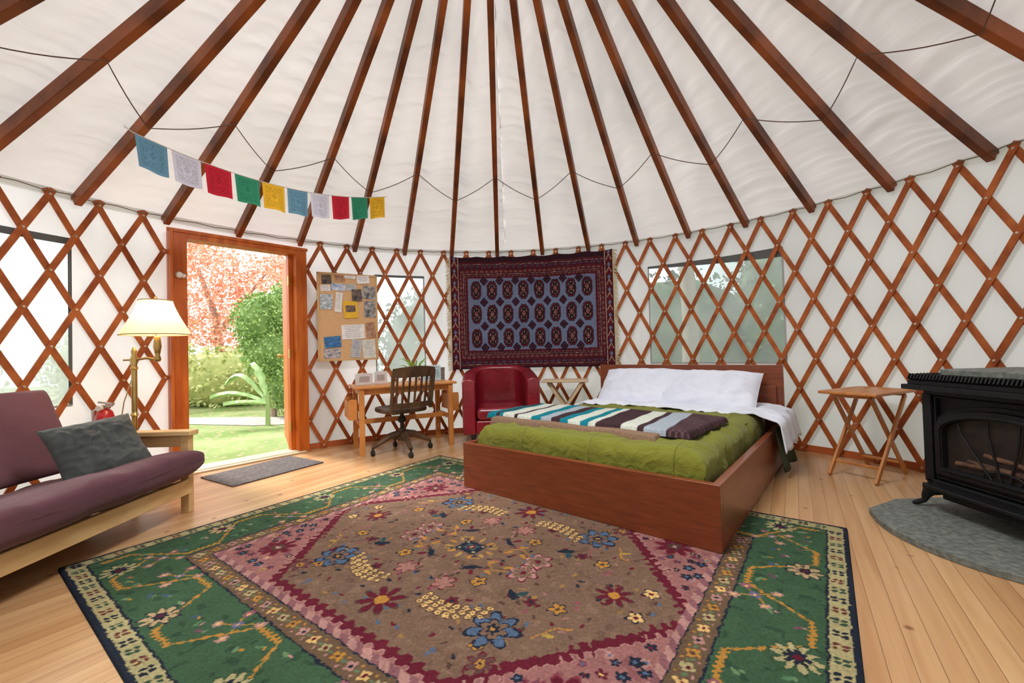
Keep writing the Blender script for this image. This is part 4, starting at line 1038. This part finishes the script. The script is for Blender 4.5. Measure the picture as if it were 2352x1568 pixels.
def arch(w_, zb, zs, rise, n_=18):
    return [(-w_, zb), (w_, zb), (w_, zs)]+[(w_*cos(a), zs+rise*sin(a)) for a in np.linspace(0, pi, n_)[1:-1]]+[(-w_, zs)]
def ringprism(g, o_, i_, y0, y1):
    n_ = len(o_)
    vs_ = [(p[0], y0, p[1]) for p in o_]+[(p[0], y0, p[1]) for p in i_]+[(p[0], y1, p[1]) for p in o_]+[(p[0], y1, p[1]) for p in i_]
    fs_ = []
    for k in range(n_):
        m_ = (k+1) % n_
        fs_ += [(k, m_, n_+m_, n_+k), (2*n_+k, 3*n_+k, 3*n_+m_, 2*n_+m_), (k, 2*n_+k, 2*n_+m_, m_), (n_+k, n_+m_, 3*n_+m_, 3*n_+k)]
    g.add(vs_, fs_)
g = G(); ringprism(g, arch(.325, .21, .46, .13), arch(.285, .25, .45, .10), -.250, -.21)
ringprism(g, arch(.345, .19, .47, .145), arch(.325, .21, .46, .13), -.228, -.20)
ringprism(g, arch(.30, .235, .455, .115), arch(.290, .245, .45, .105), -.258, -.24)
ringprism(g, [(-.335, .18), (.335, .18), (.335, .64), (-.335, .64)], [(-.325, .19), (.325, .19), (.325, .63), (-.325, .63)], -.236, -.2)
g.obj('stove_door', iron, stove, bevel=.003)
g = G()
for a in (-.17, -.055, .055, .17):
    g.tube([(a*.35, -.232, .25), (a*.8, -.232, .36), (a*1.15, -.232, .45), (a*1.25, -.232, .55-abs(a)*.25)], .0055, 6)
g.tube([(.10*cos(a), -.232, .25+.045*sin(a)) for a in np.linspace(0, pi, 14)], .005, 6)
g.obj('door_tracery', iron, stove)
g = G(); g.prism(arch(.288, .248, .45, .102), lambda p: (p[0], -.2160, p[1]), lambda p: (p[0], -.2115, p[1]))
g.obj('firebox_panel', M('firebrick', S(46, 34, 28), .5, S(18, 15, 14), 14), stove)
lm = M('ceramic_log', S(112, 78, 56), .9, S(56, 38, 30), 18, bump=.5)
for (x0, z0, x1, z1, r_) in ((-.24, .285, .20, .30, .024), (-.18, .31, .24, .275, .02), (-.10, .36, .16, .32, .02)):
    g = G(); g.tube([(x0, -.214, z0), ((x0+x1)/2, -.214, (z0+z1)/2+.01), (x1, -.214, z1)], [r_*.6, r_*.65, r_*.5], 8); g.obj('log', lm, stove, smooth=True)
g = G(); g.box((0, -.29, .142), (.66, .07, .022)); g.box((0, -.25, .11), (.56, .03, .06)); g.obj('ash_lip', iron, stove, bevel=.008)
for sx2 in (-1, 1):
    for sy2 in (-1, 1):
        g = G(); x, y = sx2*.345, sy2*.21
        g.tube([(x, y, .12), (x+sx2*.035, y+sy2*.03, .095), (x+sx2*.045, y+sy2*.04, .06), (x+sx2*.05, y+sy2*.045, .035), (x+sx2*.07, y+sy2*.065, .018), (x+sx2*.085, y+sy2*.08, .010)], [.04, .032, .02, .014, .014, .008], 10)
        g.obj('leg', iron, stove, smooth=True)

# ================================================================ PRAYER FLAGS
A_ = Vector((-2.43, 2.74, 2.48)); B_ = Vector((-1.22, 4.21, 2.555))
def strp(s):
    p = A_.lerp(B_, s); p.z = (2.48*(1-s)+2.555*s)-.135*(1-(2*s-1)**2); return p
g = G(); g.tube([A_+Vector((-.02, -.04, .02))]+[strp(s) for s in np.linspace(0, 1, 40)]+[B_+Vector((.01, .02, .01))], .003, 6)
tag(g.obj('flag_string', M('white_string', S(210, 200, 190), .8)), 'thin string of prayer flags hung between rafters', 'string')
fc = [('blue', (104, 146, 168)), ('white', (206, 204, 216)), ('red', (190, 42, 56)), ('green', (56, 138, 104)), ('yellow', (228, 176, 50))]*2
fmats = {}
for k, (nm, c) in enumerate(fc):
    if nm not in fmats:
        m, nt, b = newmat('flag_'+nm); N = nt.nodes.new; Lk = nt.links.new
        uv = N('ShaderNodeTexCoord'); mp = N('ShaderNodeMapping'); mp.inputs['Scale'].default_value = (60, 60, 34)
        Lk(uv.outputs['Object'], mp.inputs[0]); nz = N('ShaderNodeTexNoise'); nz.inputs['Scale'].default_value = 3; nz.inputs['Detail'].default_value = 1; Lk(mp.outputs[0], nz.inputs[0])
        at = N('ShaderNodeAttribute'); at.attribute_name = 'paint'
        cr = N('ShaderNodeValToRGB'); cr.color_ramp.elements[0].position = .48; cr.color_ramp.elements[1].position = .53; Lk(nz.outputs['Fac'], cr.inputs[0])
        sp = N('ShaderNodeSeparateColor'); Lk(at.outputs['Color'], sp.inputs[0])
        ml = N('ShaderNodeMath'); ml.operation = 'MULTIPLY'; Lk(cr.outputs[0], ml.inputs[0]); Lk(sp.outputs[0], ml.inputs[1])
        mxx = N('ShaderNodeMath'); mxx.operation = 'MAXIMUM'; Lk(ml.outputs[0], mxx.inputs[0]); Lk(sp.outputs[1], mxx.inputs[1])
        mm = N('ShaderNodeMath'); mm.operation = 'MULTIPLY'; mm.inputs[1].default_value = .32; Lk(mxx.outputs[0], mm.inputs[0])
        mx = N('ShaderNodeMix'); mx.data_type = 'RGBA'; mx.inputs['A'].default_value = (*S(*c), 1); mx.inputs['B'].default_value = (*S(*[int(q*.35) for q in c]), 1)
        Lk(mm.outputs[0], mx.inputs['Factor']); Lk(mx.outputs['Result'], b.inputs['Base Color']); b.inputs['Roughness'].default_value = .9; b.inputs['Specular IOR Level'].default_value = .1
        fmats[nm] = m
    s0 = .005+k*.1; s1 = s0+.088
    nu_, nv_ = 44, 50
    U, V = np.meshgrid(np.linspace(0, 1, nu_), np.linspace(0, 1, nv_))
    p0, p1 = strp(s0), strp(s1); dd = (p1-p0); nr = Vector((dd.y, -dd.x, 0)).normalized()
    hgt = .205; tl_ = random.uniform(-.1, .1)
    lean = .10*(1-k/9)
    X = p0.x+dd.x*U+nr.x*(.014*np.sin(U*6+k)*V+tl_*V*hgt*.6)+dd.x*(.06*V*(.5-U)+lean*V); Y = p0.y+dd.y*U+nr.y*(.014*np.sin(U*6+k)*V+tl_*V*hgt*.6)+dd.y*(.06*V*(.5-U)+lean*V); Z = p0.z+dd.z*U-V*hgt*(1+.03*np.sin(U*4+k))-.003
    Xl, Yl, Zl = X-p0.x, Y-p0.y, Z-p0.z
    im = np.zeros(U.shape+(3,))
    im[..., 0] = ((U > .14) & (U < .86) & (V > .12) & (V < .86))
    cen = ((np.abs(U-.5) < .16) & (np.abs(V-.5) < .15)); im[cen, 0] = 0
    im[((np.abs(U-.5)/.14+np.abs(V-.47)/.13) < 1) & (((np.abs(U-.5)/.14+np.abs(V-.47)/.13) > .55) | (np.abs(U-.5) < .03)), 1] = 1
    fr = ((np.abs(U-.5) > .355) & (np.abs(U-.5) < .375) & (V > .11) & (V < .87)) | ((np.abs(V-.49) > .37) & (np.abs(V-.49) < .39) & (U > .13) & (U < .87)); im[fr, 1] = 1
    o = painted('prayer_flag', Xl, Yl, Zl, im, fmats[nm]); o.location = p0
    tag(o, '%s prayer flag with block-printed text' % nm, 'flag', 'prayer flags on the string')

# ================================================================ LIGHT
wd = bpy.data.worlds.new('World'); SC.world = wd; wd.use_nodes = True; nt = wd.node_tree; bg = nt.nodes['Background']
bg.inputs[0].default_value = (.95, .975, 1.0, 1); bg.inputs[1].default_value = 2.5
su = bpy.data.lights.new('sun', 'SUN'); su.energy = 6.5; su.angle = math.radians(12); su.color = (1, .965, .91)
sob = bpy.data.objects.new('sun', su); COL.objects.link(sob)
sdir = (-dn*cos(math.radians(38))+Vector((.12, .1, 0)))+Vector((0, 0, -sin(math.radians(38))))
sob.rotation_euler = sdir.to_track_quat('-Z', 'Y').to_euler(); sob.location = (-6, 8, 6)
al_ = bpy.data.lights.new('skylight_fill', 'AREA'); al_.shape = 'DISK'; al_.size = 1.1; al_.energy = 100; al_.color = (.97, .98, 1)  # added area lamp at the unseen crown opening, fill light for the room
ao = bpy.data.objects.new('skylight_fill', al_); ao.location = (CX, CY, 3.62); COL.objects.link(ao)
SC.view_settings.view_transform = 'Standard'; SC.view_settings.look = 'None'; SC.view_settings.exposure = -0.05

# ================================================================ CAMERA
p_, r_ = .0189, -.0274
Fv = Vector((0, cos(p_), sin(p_))); U0 = Vector((0, -sin(p_), cos(p_))); R0 = Vector((1, 0, 0))
Rv = R0*cos(r_)+U0*sin(r_); Uv = -R0*sin(r_)+U0*cos(r_)
cd = bpy.data.cameras.new('camera'); cam = bpy.data.objects.new('camera', cd); COL.objects.link(cam)
mt_ = Matrix((Rv, Uv, -Fv)).transposed().to_4x4(); mt_.translation = Vector((0, 0, 1)); cam.matrix_world = mt_
cd.sensor_width = 36; cd.lens = 977/2352*36; cd.clip_start = .05
SC.camera = cam
